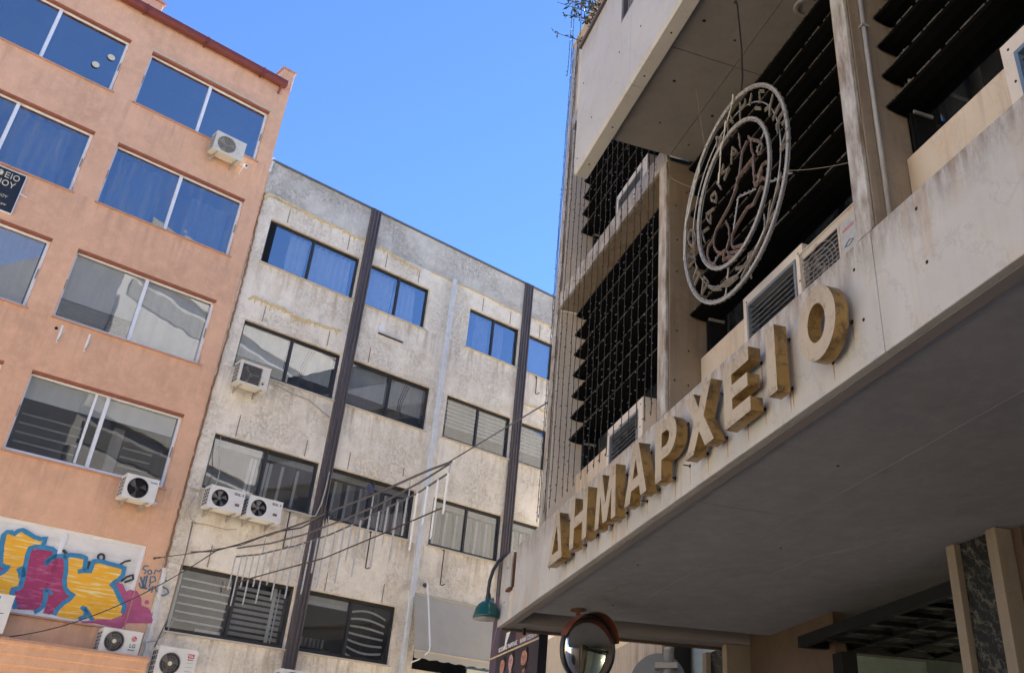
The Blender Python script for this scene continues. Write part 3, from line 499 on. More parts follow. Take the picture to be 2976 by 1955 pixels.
# ------------------------------------------------------------------ ORANGE BUILDING
ob_ = thing('orange_building', 'salmon orange rendered building with white sliding windows and red gutter', 'building', 'A', (4.2, 0, 0), keep=True)
RZ = [(17.82, 19.52), (14.82, 16.56), (11.82, 13.54), (8.82, 10.55), (5.87, 7.56)]
OC = [(1.0, 4.21), (4.74, 7.95)]
ops = [(a, b, c, d) for a, b in OC for c, d in RZ] + [(-3.0, 0.3, c, d) for c, d in RZ]
wall_with_openings('wall', M['orange'], ob_, -6, 8.33, 5.3, 20.5, ops, rev=0.13)
body = MB(); body.box(-6, 8.30, 1.6, 9, 0, 20.4); body.box(-6, 8.30, 0.14, 1.6, 20.2, 20.45)
body.quad((8.30, 0.0, 5.3), (8.30, 1.6, 5.3), (8.30, 1.6, 20.5), (8.30, 0.0, 20.5)); body.quad((-6, 0, 5.3), (-6, 1.6, 5.3), (-6, 1.6, 20.5), (-6, 0, 20.5))
body.build('core', M['concrete'], ob_)
# roof edge: tiled eave lip, gutter, end parapet, chimney
MB().box(-6, 8.05, -0.10, 0.4, 20.5, 20.56).build('eave', M['gutter'], ob_)
g = MB(); g.xprism([(-0.24, 20.50), (-0.20, 20.44), (-0.13, 20.42), (-0.06, 20.44), (-0.03, 20.50), (-0.03, 20.62), (-0.245, 20.62)], -6, 8.14); g.build('gutter', M['gutter'], ob_, bevel=0.006)
gb = MB(); gb.tube([(8.02, -0.13, 20.43), (8.02, -0.05, 20.30), (8.02, 0.0, 20.22)], 0.035, 8); gb.build('gutter_outlet', M['gutter'], ob_)
for k in range(9): MB().box(-5.4+k*1.6, -5.37+k*1.6, -0.26, -0.02, 20.40, 20.63).build('gutter_bracket', M['gutter'], ob_)
pp = MB(); pp.box(8.0, 8.34, -0.012, 1.2, 20.502, 21.15); pp.build('parapet_end', M['orange'], ob_, bevel=0.01)
MB().box(7.96, 8.38, -0.05, 1.25, 21.15, 21.19).build('parapet_coping', M['sill_orange'], ob_)
ch = MB(); ch.box(4.05, 4.62, 0.15, 0.7, 20.45, 21.2); co_ = ch.build('chimney', M['orange'], ob_, bevel=0.01)
MB().box(4.0, 4.67, 0.1, 0.75, 21.2, 21.25).build('chimney_cap', M['sill_orange'], co_)
MB().box(8.30, 8.36, 0.003, 0.05, 5.3, 18.1).build('wall_edge', M['orange'], ob_)
# ledge over the shop front
ld = MB(); ld.xprism([(0.05, 5.34), (-0.36, 5.315), (-0.36, 5.27), (-0.31, 5.25), (-0.31, 5.10), (-0.27, 5.085), (-0.27, 4.93), (-0.22, 4.91), (-0.22, 4.80), (0.05, 4.80)], -6, 8.46); ld.build('ledge', M['orange'], ob_)
MB().box(-6, 8.46, -0.372, -0.20, 5.318, 5.352).build('ledge_cap', M['sill_orange'], ob_)
MB().box(-6, 8.3, 0.0, 0.3, 0, 4.79).build('shop_front', M['beige'], ob_)
for s in range(5): MB().box(-5.2+s*2.7, -2.9+s*2.7, -0.03, 0.06, 0.3, 3.6).build('shop_window', M['black'], ob_)
labs = {0: None}
for ci, (a, b) in enumerate(OC):
    for ri, (c, d) in enumerate(RZ):
        if ri == 4:
            f = MB(); y = 0.05; fw = 0.07
            f.box(a, b, y, y+0.07, d-fw, d); f.box(a, b, y, y+0.07, c, c+fw); f.box(a, a+fw, y, y+0.07, c+fw, d-fw); f.box(b-fw, b, y, y+0.07, c+fw, d-fw)
            xm = (a+b)/2; f.box(xm-0.04, xm+0.04, y-0.006, y+0.07, c+fw, d-fw)
            wo = f.build('window', M['alu'], ob_, bevel=0.004, label='window closed by white shutter panels')
            MB().box(a+fw, xm-0.04, y+0.012, y+0.03, c+fw, d-fw).build('shutter_panel', M['shutter'], wo)
            MB().box(xm+0.04, b-fw, y+0.018, y+0.036, c+fw, d-fw).build('shutter_panel', M['shutter'], wo)
            MB().xprism([(-0.06, c-0.045), (0.1, c-0.045), (0.1, c-0.002), (-0.06, c-0.012)], a-0.04, b+0.04).build('sill', M['sill_orange'], ob_)
            room(ob_, a, b, c, d, y+0.075, M['room']); continue
        gm = M['glass'] if ri == 0 else M['glass_dirty'] if ri == 1 else M['glass_b'] if ri == 2 else M['glass_low']
        wo = window(ob_, a, b, c, d, M['alu'], gm, y=0.11, fw=0.055, mw=0.075, sill=M['sill_orange'], sillw=0.05, handles=True, roommat=M['room'])
        xm = (a+b)/2
        if ri == 1:
            curtain(wo, a+0.25, xm-0.3, c+0.05, d-0.08, 0.46, M['blind_strip'], 0.06, 0.62) if ci else sheet(wo, 'blind_panel', xm+0.25, b-0.35, c+0.06, d-0.1, 0.4, M['blind_strip'], 0.05)
            if ci: sheet(wo, 'blind_panel', xm+0.5, b-0.15, c+0.05, d-0.3, 0.5, M['blind_strip'], 0.04)
        if ri == 2:
            sheet(wo, 'blind', a+0.07, xm-0.02, c+(0.55 if ci else 0.05), d-0.06, 0.2, M['blind']); sheet(wo, 'blind', xm+0.03, b-0.08, c+0.05, d-0.06, 0.2, M['blind'])
            if ci:
                for q in range(8): MB().box(a+0.08, xm-0.03, 0.21, 0.245, c+0.10+q*0.055, c+0.108+q*0.055).build('blind_slat', M['blind_slat'], wo)
        if ri == 3:
            sheet(wo, 'blind', a+0.07, xm-0.02, d-0.55, d-0.06, 0.2, M['blind']); sheet(wo, 'blind', xm+0.05, b-0.08, d-0.52, d-0.06, 0.2, M['blind'])
            for q in range(5):
                MB().box(a+0.25, xm-0.15, 0.7, 0.72, c+0.22+q*0.2, c+0.255+q*0.2).build('reflected_slat', M['blind_slat'], wo)  # pale bars stand in for slats reflected in the glass
                if q < 4: MB().box(xm+0.75, b-0.2, 0.7, 0.72, c+0.25+q*0.2, c+0.285+q*0.2).build('reflected_slat', M['blind_slat'], wo)
            MB().box(xm+0.45, xm+0.68, 0.62, 0.7, c+0.05, d-0.5).build('inner_post', M['blind_strip'], wo)
            MB().box(xm-0.28, xm-0.23, 0.10, 0.13, c+0.09, d-0.09).build('sash_stile', M['alu'], wo)
        if ri == 0 and ci == 0:
            for (sx, sz) in ((3.70, 18.42), (3.95, 18.83)):
                MB().lathe([(0.085, 0), (0.085, 0.003)], (sx, 0.118, sz), (0, -1, 0), 20).build('sticker', M['cream'], wo)
        if ri == 0 and ci == 1:
            MB().box(a-0.1, b+0.16, -0.03, 0.05, d+0.002, d+0.035).build('drip_rail', M['sill'], ob_)
for (c, d) in RZ[:4]:
    window(ob_, -3.0, 0.3, c, d, M['alu'], M['glass'], y=0.11, fw=0.055, mw=0.075, sill=M['sill_orange'])
# small fittings on the orange wall
for k, (bx, bz) in enumerate(((4.98, 11.47), (5.54, 11.47))):
    t = thing('wall_bracket', 'empty white angle bracket screwed to orange wall, %s of the pair' % ('left one' if k == 0 else 'right one'), 'bracket', 'A', (bx, 0, bz), group='empty air conditioner brackets')
    MB().box(-0.02, 0.02, -0.012, 0, -0.21, 0.21).build('upright', M['alu'], t, bevel=0.003)
    MB().xprism([(-0.01, -0.19), (-0.34, -0.09), (-0.345, -0.07), (-0.01, -0.165)], -0.014, 0.014).build('arm', M['bracket'], t)
MB().lathe([(0.035, 0), (0.035, 0.004)], (4.88, 0, 11.57), (0, -1, 0), 14).build('pipe_hole', M['void'], ob_)
# sign plate
t = thing('office_sign', 'black stone office sign with cream Greek lettering on orange wall', 'sign', 'A', (2.2, 0, 14.2))
MB().box(-1.07, 1.075, -0.05, -0.01, -0.48, 0.495).build('plate', M['slate'], t, bevel=0.004)
fr_ = MB(); fr_.box(-1.09, 1.095, -0.045, -0.002, -0.50, -0.481); fr_.box(-1.09, 1.095, -0.045, -0.002, 0.496, 0.515); fr_.box(1.077, 1.095, -0.045, -0.002, -0.48, 0.495); fr_.box(-1.09, -1.072, -0.045, -0.002, -0.48, 0.495)
fr_.build('frame', M['alu'], t)
for body_, sz, x, z in (('ΦΕΙΟ', 0.19, 0.99, 0.29), ('ΣΙΟΥ', 0.19, 0.96, 0.09)):
    mesh_obj('lettering', text_mesh(body_, sz, 0.012, 'RIGHT', 0, 0.0), M['cream'], t, (x, -0.055, z))
mesh_obj('lettering', text_mesh('ΕΝΟΥ', 0.09, 0.008, 'RIGHT', 0.15), M['cream'], t, (0.90, -0.053, -0.18))
mesh_obj('lettering', text_mesh('Law', 0.09, 0.008, 'RIGHT', 0.15), M['cream'], t, (0.93, -0.053, -0.36))
MB().tube([(1.08, -0.03, 0.05), (1.24, -0.03, 0.03)], 0.012, 6).build('fixing', M['alu'], t)

# ------------------------------------------------------------------ GREY BUILDING
gb_ = thing('grey_building', 'weathered grey beige concrete building with dark framed windows', 'building', 'A', (13, 0, 0), keep=True)
GZ = [(15.04, 16.36), (12.06, 13.35), (9.04, 10.35), (5.97, 7.34)]
GC = lambda r: [(8.74, 11.44), (11.79, 13.79 if r == 0 else 14.29 if r < 3 else 14.21), (15.28 if r == 0 else 14.87, 17.23), (17.56, 18.70)]
GOPS = [(a, b, c, d) for r, (c, d) in enumerate(GZ) for a, b in GC(r)] + [(20.1, 22.3, c, d) for c, d in GZ]
wall_with_openings('wall', M['grey'], gb_, 8.37, 24, 4.2, 16.95, GOPS, y=0.02, rev=0.13)
MB().quad((8.37, 0.02, 16.951), (24, 0.02, 16.951), (24, 0.02, 18.05), (8.37, 0.02, 18.05)).build('parapet_wall', M['grey_top'], gb_, recalc=False)
MB().box(8.37, 24, -0.03, 0.4, 18.05, 18.10).build('coping', M['coping'], gb_)
body = MB(); body.box(8.37, 24, 1.7, 10, 0, 18.0); body.box(8.37, 24, 0.05, 1.7, 17.0, 18.04); body.box(8.37, 24, 0.03, 0.3, 0, 4.19); body.build('core', M['grey_top'], gb_)
for (a, b) in ((11.475, 11.755), (17.265, 17.545)):
    p = MB(); p.box(a, b, -0.06, 0.03, 3, 18.08); p.box(a+0.06, a+0.085, -0.095, -0.06, 3, 18.07); p.box(a+0.16, a+0.20, -0.085, -0.06, 3, 18.07); p.box(b-0.03, b, -0.10, -0.06, 3, 18.07)
    p.build('pilaster', M['pilaster'], gb_)
for r, (c, d) in enumerate(GZ):
    for ci, (a, b) in enumerate(GC(r)):
        if r == 3 and ci >= 2:
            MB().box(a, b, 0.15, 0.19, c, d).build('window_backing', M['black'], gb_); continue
        mull = 0.5 if not (r == 0 and ci == 0) else 0.49
        if ci == 3: mull = 0.97
        wo = window(gb_, a, b, c, d, M['dark_alu'], M['glass'] if r == 0 else M['glass_low'] if r == 3 else M['glass_b'], y=0.10, mull=mull, fw=0.055, mw=0.065, sill=M['sill'], sillw=0.03, roommat=M['room'])
        xm = a + (b-a)*mull
        if r == 0 and ci < 3:
            cm = M['curtain_pink'] if ci == 2 else M['curtain']
            if ci == 0:
                MB().box(a+0.055, a+0.22, 0.095, 0.13, c+0.055, d-0.055).build('open_leaf_gap', M['black'], wo)
                curtain(wo, a+0.75, xm-0.03, c, d-0.05, 0.3, cm); curtain(wo, xm+0.08, b-0.12, c, d-0.05, 0.32, cm, 0.045, 0.2, 0.05)
            elif ci == 1: curtain(wo, a+0.05, xm-0.05, c, d-0.05, 0.3, cm); curtain(wo, xm+0.05, b-0.35, c, d-0.05, 0.3, cm, 0.04, 0.15, 0.25)
            else: curtain(wo, a+0.4, xm-0.05, c, d-0.05, 0.3, cm); curtain(wo, xm+0.08, b-0.45, c, d-0.05, 0.3, cm)
        if r == 0 and ci == 3:
            sheet(wo, 'paper_sheet', a+0.06, b-0.1, c+0.05, d-0.06, 0.19, M['cardboard'], 0.003)
        if r == 1:
            if ci < 2:
                sheet(wo, 'blind', a+0.1, xm-0.04, c+0.42, d-0.06, 0.24, M['blind']); sheet(wo, 'blind', xm+0.05, b-0.09, c+0.38, d-0.06, 0.24, M['blind'])
                for k in range(3): MB().tube([(xm+0.55+k*0.07, 0.22, d-0.1), (xm+0.42+k*0.06, 0.22, d-0.6), (xm+0.40+k*0.03, 0.22, c+0.12)], 0.010, 5).build('blind_cord', M['tube_dark'], wo)
            else:
                for k in range(7): MB().box(a+0.07, b-0.08, 0.24, 0.26, d-0.14-k*0.115, d-0.06-k*0.115).build('blind_slat', M['blind'], wo)
        if r == 2:
            for k in range(6 if ci != 3 else 3):
                x = a + 0.22 + (b-a-0.3)*k/(6 if ci != 3 else 3) + (0.9 if ci == 0 and k < 2 else 0)
                MB().prism([(x, c+0.06), (x+0.07, c+0.06), (x+0.09, d-0.28), (x+0.02, d-0.28)], 0.22, 0.225).build('blind_strip', M['blind'], wo)
                if ci: sheet(wo, 'blind_panel', x+0.08, x+0.27, c+0.06, d-0.25, 0.27, M['blind_strip'], 0.02)
            sheet(wo, 'valance', a+0.07, b-0.07, d-0.22, d-0.06, 0.2, M['blind_slat'])
        if r == 3 and ci == 0:
            for k in range(6):
                z = d - 0.25 - k*0.17
                MB().prism([(a+0.2, z), (xm-0.05, z-0.02), (xm-0.05, z+0.02), (a+0.2, z+0.035)], 0.24, 0.25).build('blind_slat', M['blind'], wo)
            for k in range(9):
                z = d - 0.2 - k*0.122
                MB().prism([(xm+0.06, z-0.035), (b-0.1, z-0.045), (b-0.1, z+0.03), (xm+0.06, z+0.035)], 0.25, 0.26).build('blind_slat', M['blind_slat'], wo)
            MB().box(b-0.40, b-0.32, 0.22, 0.235, c+0.06, d-0.08).build('blind_strip', M['blind'], wo); MB().box(b-0.27, b-0.24, 0.22, 0.235, c+0.06, d-0.08).build('blind_strip', M['blind'], wo)
            MB().box(xm-0.62, xm-0.06, 0.25, 0.3, c+0.06, c+0.17).build('box_file', M['blind'], wo); MB().box(a+0.08, a+0.14, 0.16, 0.2, c+0.06, d-0.06).build('inner_frame', M['blind'], wo)
        if r == 3 and ci == 1:
            for k in range(2): MB().box(a+0.05, xm-0.04, 0.2, 0.24, d-0.17-k*0.11, d-0.08-k*0.10).build('blind_slat', M['blind'], wo)
            for k in range(9): MB().box(a+0.15+k*0.11, a+0.21+k*0.11, 0.9, 1.0, c+0.3, c+0.5).build('book', M['blind_strip'], wo)
            for k in range(7):
                z = c + 0.12 + k*0.16; q = MB(); pts = []
                for i in range(13):
                    u = i/12; pts.append((xm+0.12+(b-xm-0.25)*u, 0.23+0.03*math.sin(3*u), z + 0.10*math.sin(u*math.pi)*(k-3)/3 - 0.05*u))
                for i in range(12): q.quad((pts[i][0], pts[i][1], pts[i][2]), (pts[i+1][0], pts[i+1][1], pts[i+1][2]), (pts[i+1][0], pts[i+1][1]+.005, pts[i+1][2]+0.05), (pts[i][0], pts[i][1]+.005, pts[i][2]+0.05))
                q.build('bent_slat', M['blind'], wo, recalc=False)
            pl = MB()
            for k in range(14):
                an = random.uniform(0, 6.28); l = random.uniform(0.08, 0.18); cx, cz = a+0.85, c+0.08
                dx, dz = math.cos(an)*l, abs(math.sin(an))*l
                pl.add([(cx, 0.28, cz), (cx+dx*0.6-dz*0.2, 0.25, cz+dz*0.6+dx*0.2), (cx+dx, 0.22+random.random()*0.08, cz+dz), (cx+dx*0.6+dz*0.2, 0.25, cz+dz*0.6-dx*0.2)], [[0,1,2,3]])
            pl.build('plant_leaves', M['leaf'], wo, recalc=False)
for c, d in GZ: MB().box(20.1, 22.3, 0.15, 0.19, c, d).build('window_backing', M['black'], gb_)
# downpipe
dp = thing('downpipe', 'pale grey plastic downpipe running down the grey facade', 'pipe', 'A', (14.56, 0, 0.2), keep=True)
MB().box(14.50, 14.62, -0.09, 0.018, 5.0, 17.02).build('pipe', M['pipe'], dp, bevel=0.015)
MB().box(14.50, 14.62, -0.09, 0.018, 0.2, 4.99).build('pipe', M['pipe'], dp, bevel=0.015)
for z in (16.0, 14.4, 12.3, 10.0, 7.9, 6.2): MB().box(14.485, 14.635, -0.10, 0.018, z, z+0.05).build('clip', M['pipe'], dp)
# ------------------------------------------------------------------ marks on the two facades
def ribbon(m, pts, w, y0, y1, jit=0.0):
    """flat wavy strip in x,z with thickness y0..y1"""
    n = len(pts); L = []; Rr = []
    for i in range(n):
        a = pts[max(i-1, 0)]; b = pts[min(i+1, n-1)]; dx, dz = b[0]-a[0], b[1]-a[1]; l = math.hypot(dx, dz) or 1
        nx, nz = -dz/l, dx/l; h = w/2*(1+random.uniform(-jit, jit)); h2 = w/2*(1+random.uniform(-jit, jit))
        L.append((pts[i][0]+nx*h, pts[i][1]+nz*h)); Rr.append((pts[i][0]-nx*h2, pts[i][1]-nz*h2))
    vs = [(x, y0, z) for x, z in L] + [(x, y0, z) for x, z in Rr] + [(x, y1, z) for x, z in L] + [(x, y1, z) for x, z in Rr]
    fs = []
    for i in range(n-1):
        fs += [[i, i+1, n+i+1, n+i], [2*n+i, 3*n+i, 3*n+i+1, 2*n+i+1], [i, 2*n+i, 2*n+i+1, i+1], [n+i, n+i+1, 3*n+i+1, 3*n+i]]
    fs += [[0, n, 3*n, 2*n], [n-1, 3*n-1, 4*n-1, 2*n-1]]
    return m.add(vs, fs)
def densify(pts, step):
    o = []
    for i in range(len(pts)-1):
        (x0, z0), (x1, z1) = pts[i], pts[i+1]; k = max(1, int(math.hypot(x1-x0, z1-z0)/step))
        for j in range(k): o.append((x0+(x1-x0)*j/k, z0+(z1-z0)*j/k))
    o.append(tuple(pts[-1])); return o
for i, ln in enumerate(DATA['foam']):
    m = MB(); pts = [(x, z + random.uniform(-0.015, 0.015)) for x, z in densify(ln, 0.05)]
    ribbon(m, pts, 0.062 if i not in (2, 3, 4) else 0.034, -0.008, 0.03, 0.55)
    if i in (0, 1, 5):
        for x, z in densify(ln, 0.09):
            if random.random() < 0.6:
                l = random.uniform(0.06, 0.24); x += random.uniform(-0.03, 0.03)
                m.tube([(x, 0.012, z), (x+random.uniform(-.01, .01), 0.012, z-l*0.6), (x, 0.012, z-l)], [0.020, 0.015, 0.006], 5)
    m.build('foam_bead', M['foam'], gb_)
for (p, q) in DATA['joints']:
    MB().box(p[0]-0.009, p[0]+0.009, 0.012, 0.03, q[1], p[1]).build('joint', M['joint'], gb_)
for i, (p, q) in enumerate(DATA['rods']):
    m = MB()
    if i == 0: m.box(p[0], q[0], -0.02, 0.03, p[1]-0.015, p[1]+0.02)
    else:
        x = p[0]; m.box(x-0.02, x+0.02, -0.02, 0.03, p[1]-0.03, p[1]+0.03); m.tube([(x, -0.02, p[1]), (x, -0.03, q[1]+0.02), (x+0.02, -0.10, q[1]), (x+0.05, -0.16, q[1]+0.03)], 0.016, 6)
    m.build('steel_bracket', M['rod'], gb_)
MB().prism([(12.36, 14.46), (12.50, 14.42), (12.58, 14.5), (12.52, 14.62), (12.42, 14.63), (12.36, 14.55)], 0.012, 0.03).build('plaster_patch', M['white'], gb_)
sp = [(x, z) for x, z in DATA['seam']]
m = MB(); pts = [(x + random.uniform(-0.012, 0.012), z) for x, z in densify([p for p in sp if p[1] > 7.1 and p[1] < 17.5], 0.09)]
ribbon(m, [(x, z) for x, z in pts], 0.035, -0.012, 0.03, 0.5); m.build('seam_sealant', M['sealant'], ob_)
m = MB(); pts = [(x + random.uniform(-0.02, 0.02), z) for x, z in densify([p for p in sp if p[1] < 7.2], 0.06)]
ribbon(m, pts, 0.075, -0.014, 0.03, 0.6); m.build('seam_filler', M['mortar'], ob_)
m = MB(); pts = [(x + random.uniform(-0.015, 0.015), z) for x, z in densify([p for p in sp if p[1] > 17.3], 0.06)]
ribbon(m, pts, 0.07, -0.014, 0.03, 0.6); m.build('seam_filler', M['mortar'], ob_)

# ------------------------------------------------------------------ graffiti
def clip(poly, xc, left):
    o = []; n = len(poly); ins = (lambda p: p[0] <= xc) if left else (lambda p: p[0] >= xc)
    for i in range(n):
        a, b = poly[i], poly[(i+1) % n]
        if ins(a): o.append(a)
        if ins(a) != ins(b):
            t = (xc-a[0])/(b[0]-a[0]); o.append((xc, a[1]+(b[1]-a[1])*t))
    return o
gr = thing('graffiti_piece', 'yellow and magenta block letter graffiti outlined in blue over white shutters', 'graffiti', 'A', (6.3, 0, 5.9), keep=True)
XE = 7.945; XF = 7.875
def paint(name, polys, mat, lift):
    mm = MB()
    for pl in polys:
        L = clip(pl, XF, True); Q = clip(clip(pl, XF+.001, False), XE-.002, True); Rr = clip(pl, XE+.003, False)
        if len(L) > 2: mm.prism(L, 0.046-lift, 0.0555-lift)
        if len(Q) > 2: mm.prism(Q, 0.044-lift, 0.0485-lift)
        if len(Rr) > 2: mm.prism(Rr, -0.003-lift, 0.0)
    if mm.v: mm.build(name, mat, gr)
for k, v in DATA['gfill'].items():
    mat = M['g_yellow'] if k.startswith('y') else M['g_magenta'] if k in ('magenta_a', 'magenta_d') else M['g_pink']
    paint('yellow_fill' if k.startswith('y') else 'magenta_fill', [[tuple(p) for p in v]], mat, 0.001 if k == 'magenta_b' else 0.002)
for k, lst in DATA['grib'].items():
    for pts, w_ in lst:
        pts = densify([tuple(p) for p in pts], 0.05); polys = []
        n = len(pts); L = []; Q = []
        for i in range(n):
            a = pts[max(i-1, 0)]; b = pts[min(i+1, n-1)]; dx, dz = b[0]-a[0], b[1]-a[1]; l = math.hypot(dx, dz) or 1
            h = w_/2*(1+random.uniform(-.07, .07)); L.append((pts[i][0]-dz/l*h, pts[i][1]+dx/l*h)); Q.append((pts[i][0]+dz/l*h, pts[i][1]-dx/l*h))
        for i in range(n-1): polys.append([L[i], L[i+1], Q[i+1], Q[i]])
        paint({'blue': 'blue_outline', 'black': 'black_squiggle', 'tag': 'tag_stroke'}[k], polys, {'blue': M['g_blue'], 'black': M['g_black'], 'tag': M['g_tag']}[k], {'blue': 0.004, 'black': 0.003, 'tag': 0.004}[k])

# ------------------------------------------------------------------ air conditioners
def ac_unit(label, f, x, z, w_=0.80, h=0.56, d=0.30, gap=0.12, style='ring', txt=None, mat=None, brackets=True, y0=0.0, r=None, fx=None):
    """x,z = lower left front corner on facade frame f; local x right, y into the wall"""
    t = thing('air_conditioner', label, 'air conditioner', f, (x, y0, z), group='outdoor air conditioner units')
    mat = mat or M['ac']; yf = -(gap+d); yb = -gap
    r = r or h*0.43; cx = fx or (r+0.06); cz = h/2
    # casing: front plate with a round opening, then top, bottom, sides, back
    m = MB(); seg = 32; ring = [(cx+r*math.cos(2*math.pi*k/seg), cz+r*math.sin(2*math.pi*k/seg)) for k in range(seg)]
    def edge(px, pz):
        dx, dz = px-cx, pz-cz; s = min(((w_-cx) if dx > 0 else cx)/abs(dx) if abs(dx) > 1e-9 else 9e9, (cz/abs(dz)) if abs(dz) > 1e-9 else 9e9); return (cx+dx*s, cz+dz*s)
    if style == 'square':
        s0, s1, q0, q1 = cx-r, cx+r, cz-r*0.92, cz+r*0.92
        for a, b, c, e in ((0, s0, 0, h), (s1, w_, 0, h), (s0, s1, 0, q0), (s0, s1, q1, h)): m.quad((a, yf, c), (b, yf, c), (b, yf, e), (a, yf, e))
    else:
        angs = sorted([2*math.pi*k/seg for k in range(seg)] + [math.atan2(b-cz, a-cx) % (2*math.pi) for a, b in ((0,0),(w_,0),(w_,h),(0,h))])
        pin = [(cx+r*math.cos(a), cz+r*math.sin(a)) for a in angs]; pout = [edge(*p) for p in pin]
        for i in range(len(angs)):
            j = (i+1) % len(angs); m.quad((pin[i][0], yf, pin[i][1]), (pout[i][0], yf, pout[i][1]), (pout[j][0], yf, pout[j][1]), (pin[j][0], yf, pin[j][1]))
    m.quad((0,yf,0),(0,yb,0),(0,yb,h),(0,yf,h)); m.quad((w_,yf,0),(w_,yb,0),(w_,yb,h),(w_,yf,h)); m.quad((0,yf,h),(w_,yf,h),(w_,yb,h),(0,yb,h)); m.quad((0,yf,0),(w_,yf,0),(w_,yb,0),(0,yb,0)); m.quad((0,yb,0),(w_,yb,0),(w_,yb,h),(0,yb,h))
    m.box(w_*0.70, w_*0.706, yf-0.003, yf-0.0005, 0.03, h-0.03)
    m.box(-0.006, w_+0.006, yf-0.006, yb, h+0.001, h+0.014)
    cs = m.build('casing', mat, t, recalc=True)
    # dark well + fan
    if style == 'square': MB().box(cx-r, cx+r, yf+0.05, yf+0.06, cz-r*0.92, cz+r*0.92).build('fan_well', M['ac_dark'], t)
    else: MB().lathe([(r, 0), (r, -0.10), (0.001, -0.10)], (cx, yf+0.001, cz), (0, -1, 0), 28, cap=False).build('fan_well', M['ac_dark'], t)
    fb = MB()
    for k in range(5 if style == 'fan' else 3):
        a0 = 2*math.pi*k/(5 if style == 'fan' else 3)+0.4; vs = []
        for i in range(5):
            u = i/4; rr = r*(0.2+0.74*u)
            for s_, yy in ((-0.32-0.12*u, 0.03), (0.34-0.10*u, 0.07)): vs.append((cx+rr*math.cos(a0+s_), yf+yy, cz+rr*math.sin(a0+s_)))
        fb.add(vs, [[2*i, 2*i+1, 2*i+3, 2*i+2] for i in range(4)])
    fb.lathe([(r*0.2, 0), (r*0.17, 0.03), (0.001, 0.035)], (cx, yf+0.05, cz), (0, -1, 0), 14)
    fb.build('fan', M['ac_fan'], t, recalc=False)
    g_ = MB()
    if style == 'ring' or style == 'spiral':
        for k in range(28):
            a0 = 2*math.pi*k/28; pts = [(cx+r*(0.2+0.8*u)*math.cos(a0+(0.7*u if style == 'spiral' else 0.45*u)), yf-0.006-0.012*(1-u), cz+r*(0.2+0.8*u)*math.sin(a0+(0.7*u if style == 'spiral' else 0.45*u))) for u in (0, .25, .5, .75, 1)]
            g_.tube(pts, 0.0035, 4)
        for k in (0.45, 0.7, 1.0): g_.tube([(cx+r*k*math.cos(2*math.pi*i/28), yf-0.008, cz+r*k*math.sin(2*math.pi*i/28)) for i in range(28)], 0.004 if k < 1 else 0.008, 4, True)
        g_.build('fan_grille', M['ac_wire'], t)
        MB().lathe([(r*0.22, 0), (r*0.2, 0.012), (0.001, 0.014)], (cx, yf-0.012, cz), (0, -1, 0), 18).build('grille_hub', mat if style == 'ring2' else M['cream'], t)
    elif style == 'wire':
        for k in range(-6, 7):
            q = r*k/6.5; l = math.sqrt(max(r*r-q*q, 0.0)); g_.tube([(cx-l, yf-0.006, cz+q), (cx+l, yf-0.006, cz+q)], 0.004, 4); g_.tube([(cx+q, yf-0.01, cz-l), (cx+q, yf-0.01, cz+l)], 0.0035, 4)
        g_.tube([(cx+r*math.cos(2*math.pi*i/28), yf-0.006, cz+r*math.sin(2*math.pi*i/28)) for i in range(28)], 0.008, 4, True); g_.build('fan_grille', M['blind_slat'] if txt != 'x' else M['ac_wire'], t)
    elif style == 'square':
        for k in range(12):
            z_ = cz-r*0.9+1.8*r*k/11; g_.box(cx-r, cx+r, yf-0.004, yf+0.004, z_-0.004, z_+0.004)
        for k in range(1, 5): g_.tube([(cx+r*k/4.4*math.cos(2*math.pi*i/24), yf-0.006, cz+r*k/4.4*math.sin(2*math.pi*i/24)) for i in range(24)], 0.004, 4, True)
        g_.build('fan_grille', M['ac_wire'], t)
    elif style == 'dark':
        for k in range(1, 6): g_.tube([(cx+r*k/5*math.cos(2*math.pi*i/26), yf-0.006, cz+r*k/5*math.sin(2*math.pi*i/26)) for i in range(26)], 0.0035, 4, True)
        for k in range(6): a0 = math.pi*k/6; g_.tube([(cx-r*math.cos(a0), yf-0.008, cz-r*math.sin(a0)), (cx+r*math.cos(a0), yf-0.008, cz+r*math.sin(a0))], 0.003, 4)
        g_.build('fan_grille', M['black'], t)
    # left side coil grille
    sg = MB(); sg.box(-0.005, -0.001, yf+0.03, yb-0.02, 0.05, h-0.05); side = sg.build('side_coil', M['ac_dark'], t)
    sl = MB()
    for k in range(6): sl.box(-0.010, -0.005, yf+0.03, yb-0.02, 0.05+(h-0.1)*k/5-0.006, 0.05+(h-0.1)*k/5+0.006)
    for k in range(4): sl.box(-0.011, -0.006, yf+0.03+(d-0.05)*k/3-0.005, yf+0.03+(d-0.05)*k/3+0.005, 0.05, h-0.05)
    sl.build('side_grille', mat, side)
    if brackets:
        for bx in (0.12, w_-0.14):
            b = MB(); b.box(bx, bx+0.035, yf+0.02, 0, -0.035, -0.002); b.box(bx, bx+0.035, -0.01, 0, -0.13, 0.05); b.xprism([(-0.01, -0.13), (yf+0.12, -0.035), (yf+0.16, -0.035), (-0.01, -0.10)], bx+0.008, bx+0.026)
            b.build('mounting_bracket', M['bracket'], t)
    if txt:
        for s_, sz, tx, tz, tm in txt: mesh_obj('logo', text_mesh(s_, sz, 0.004, 'CENTER', 0, 0.002), tm, t, (tx, yf-0.003, tz))
    return t, yf
GX = -0.35   # the front of a unit stands forward of the wall
ac1, _ = ac_unit('air conditioner with wire grid grille under the top window of the orange wall', 'A', 6.68, 17.29, 0.78, 0.56, style='wire', mat=M['ac_yellow'])
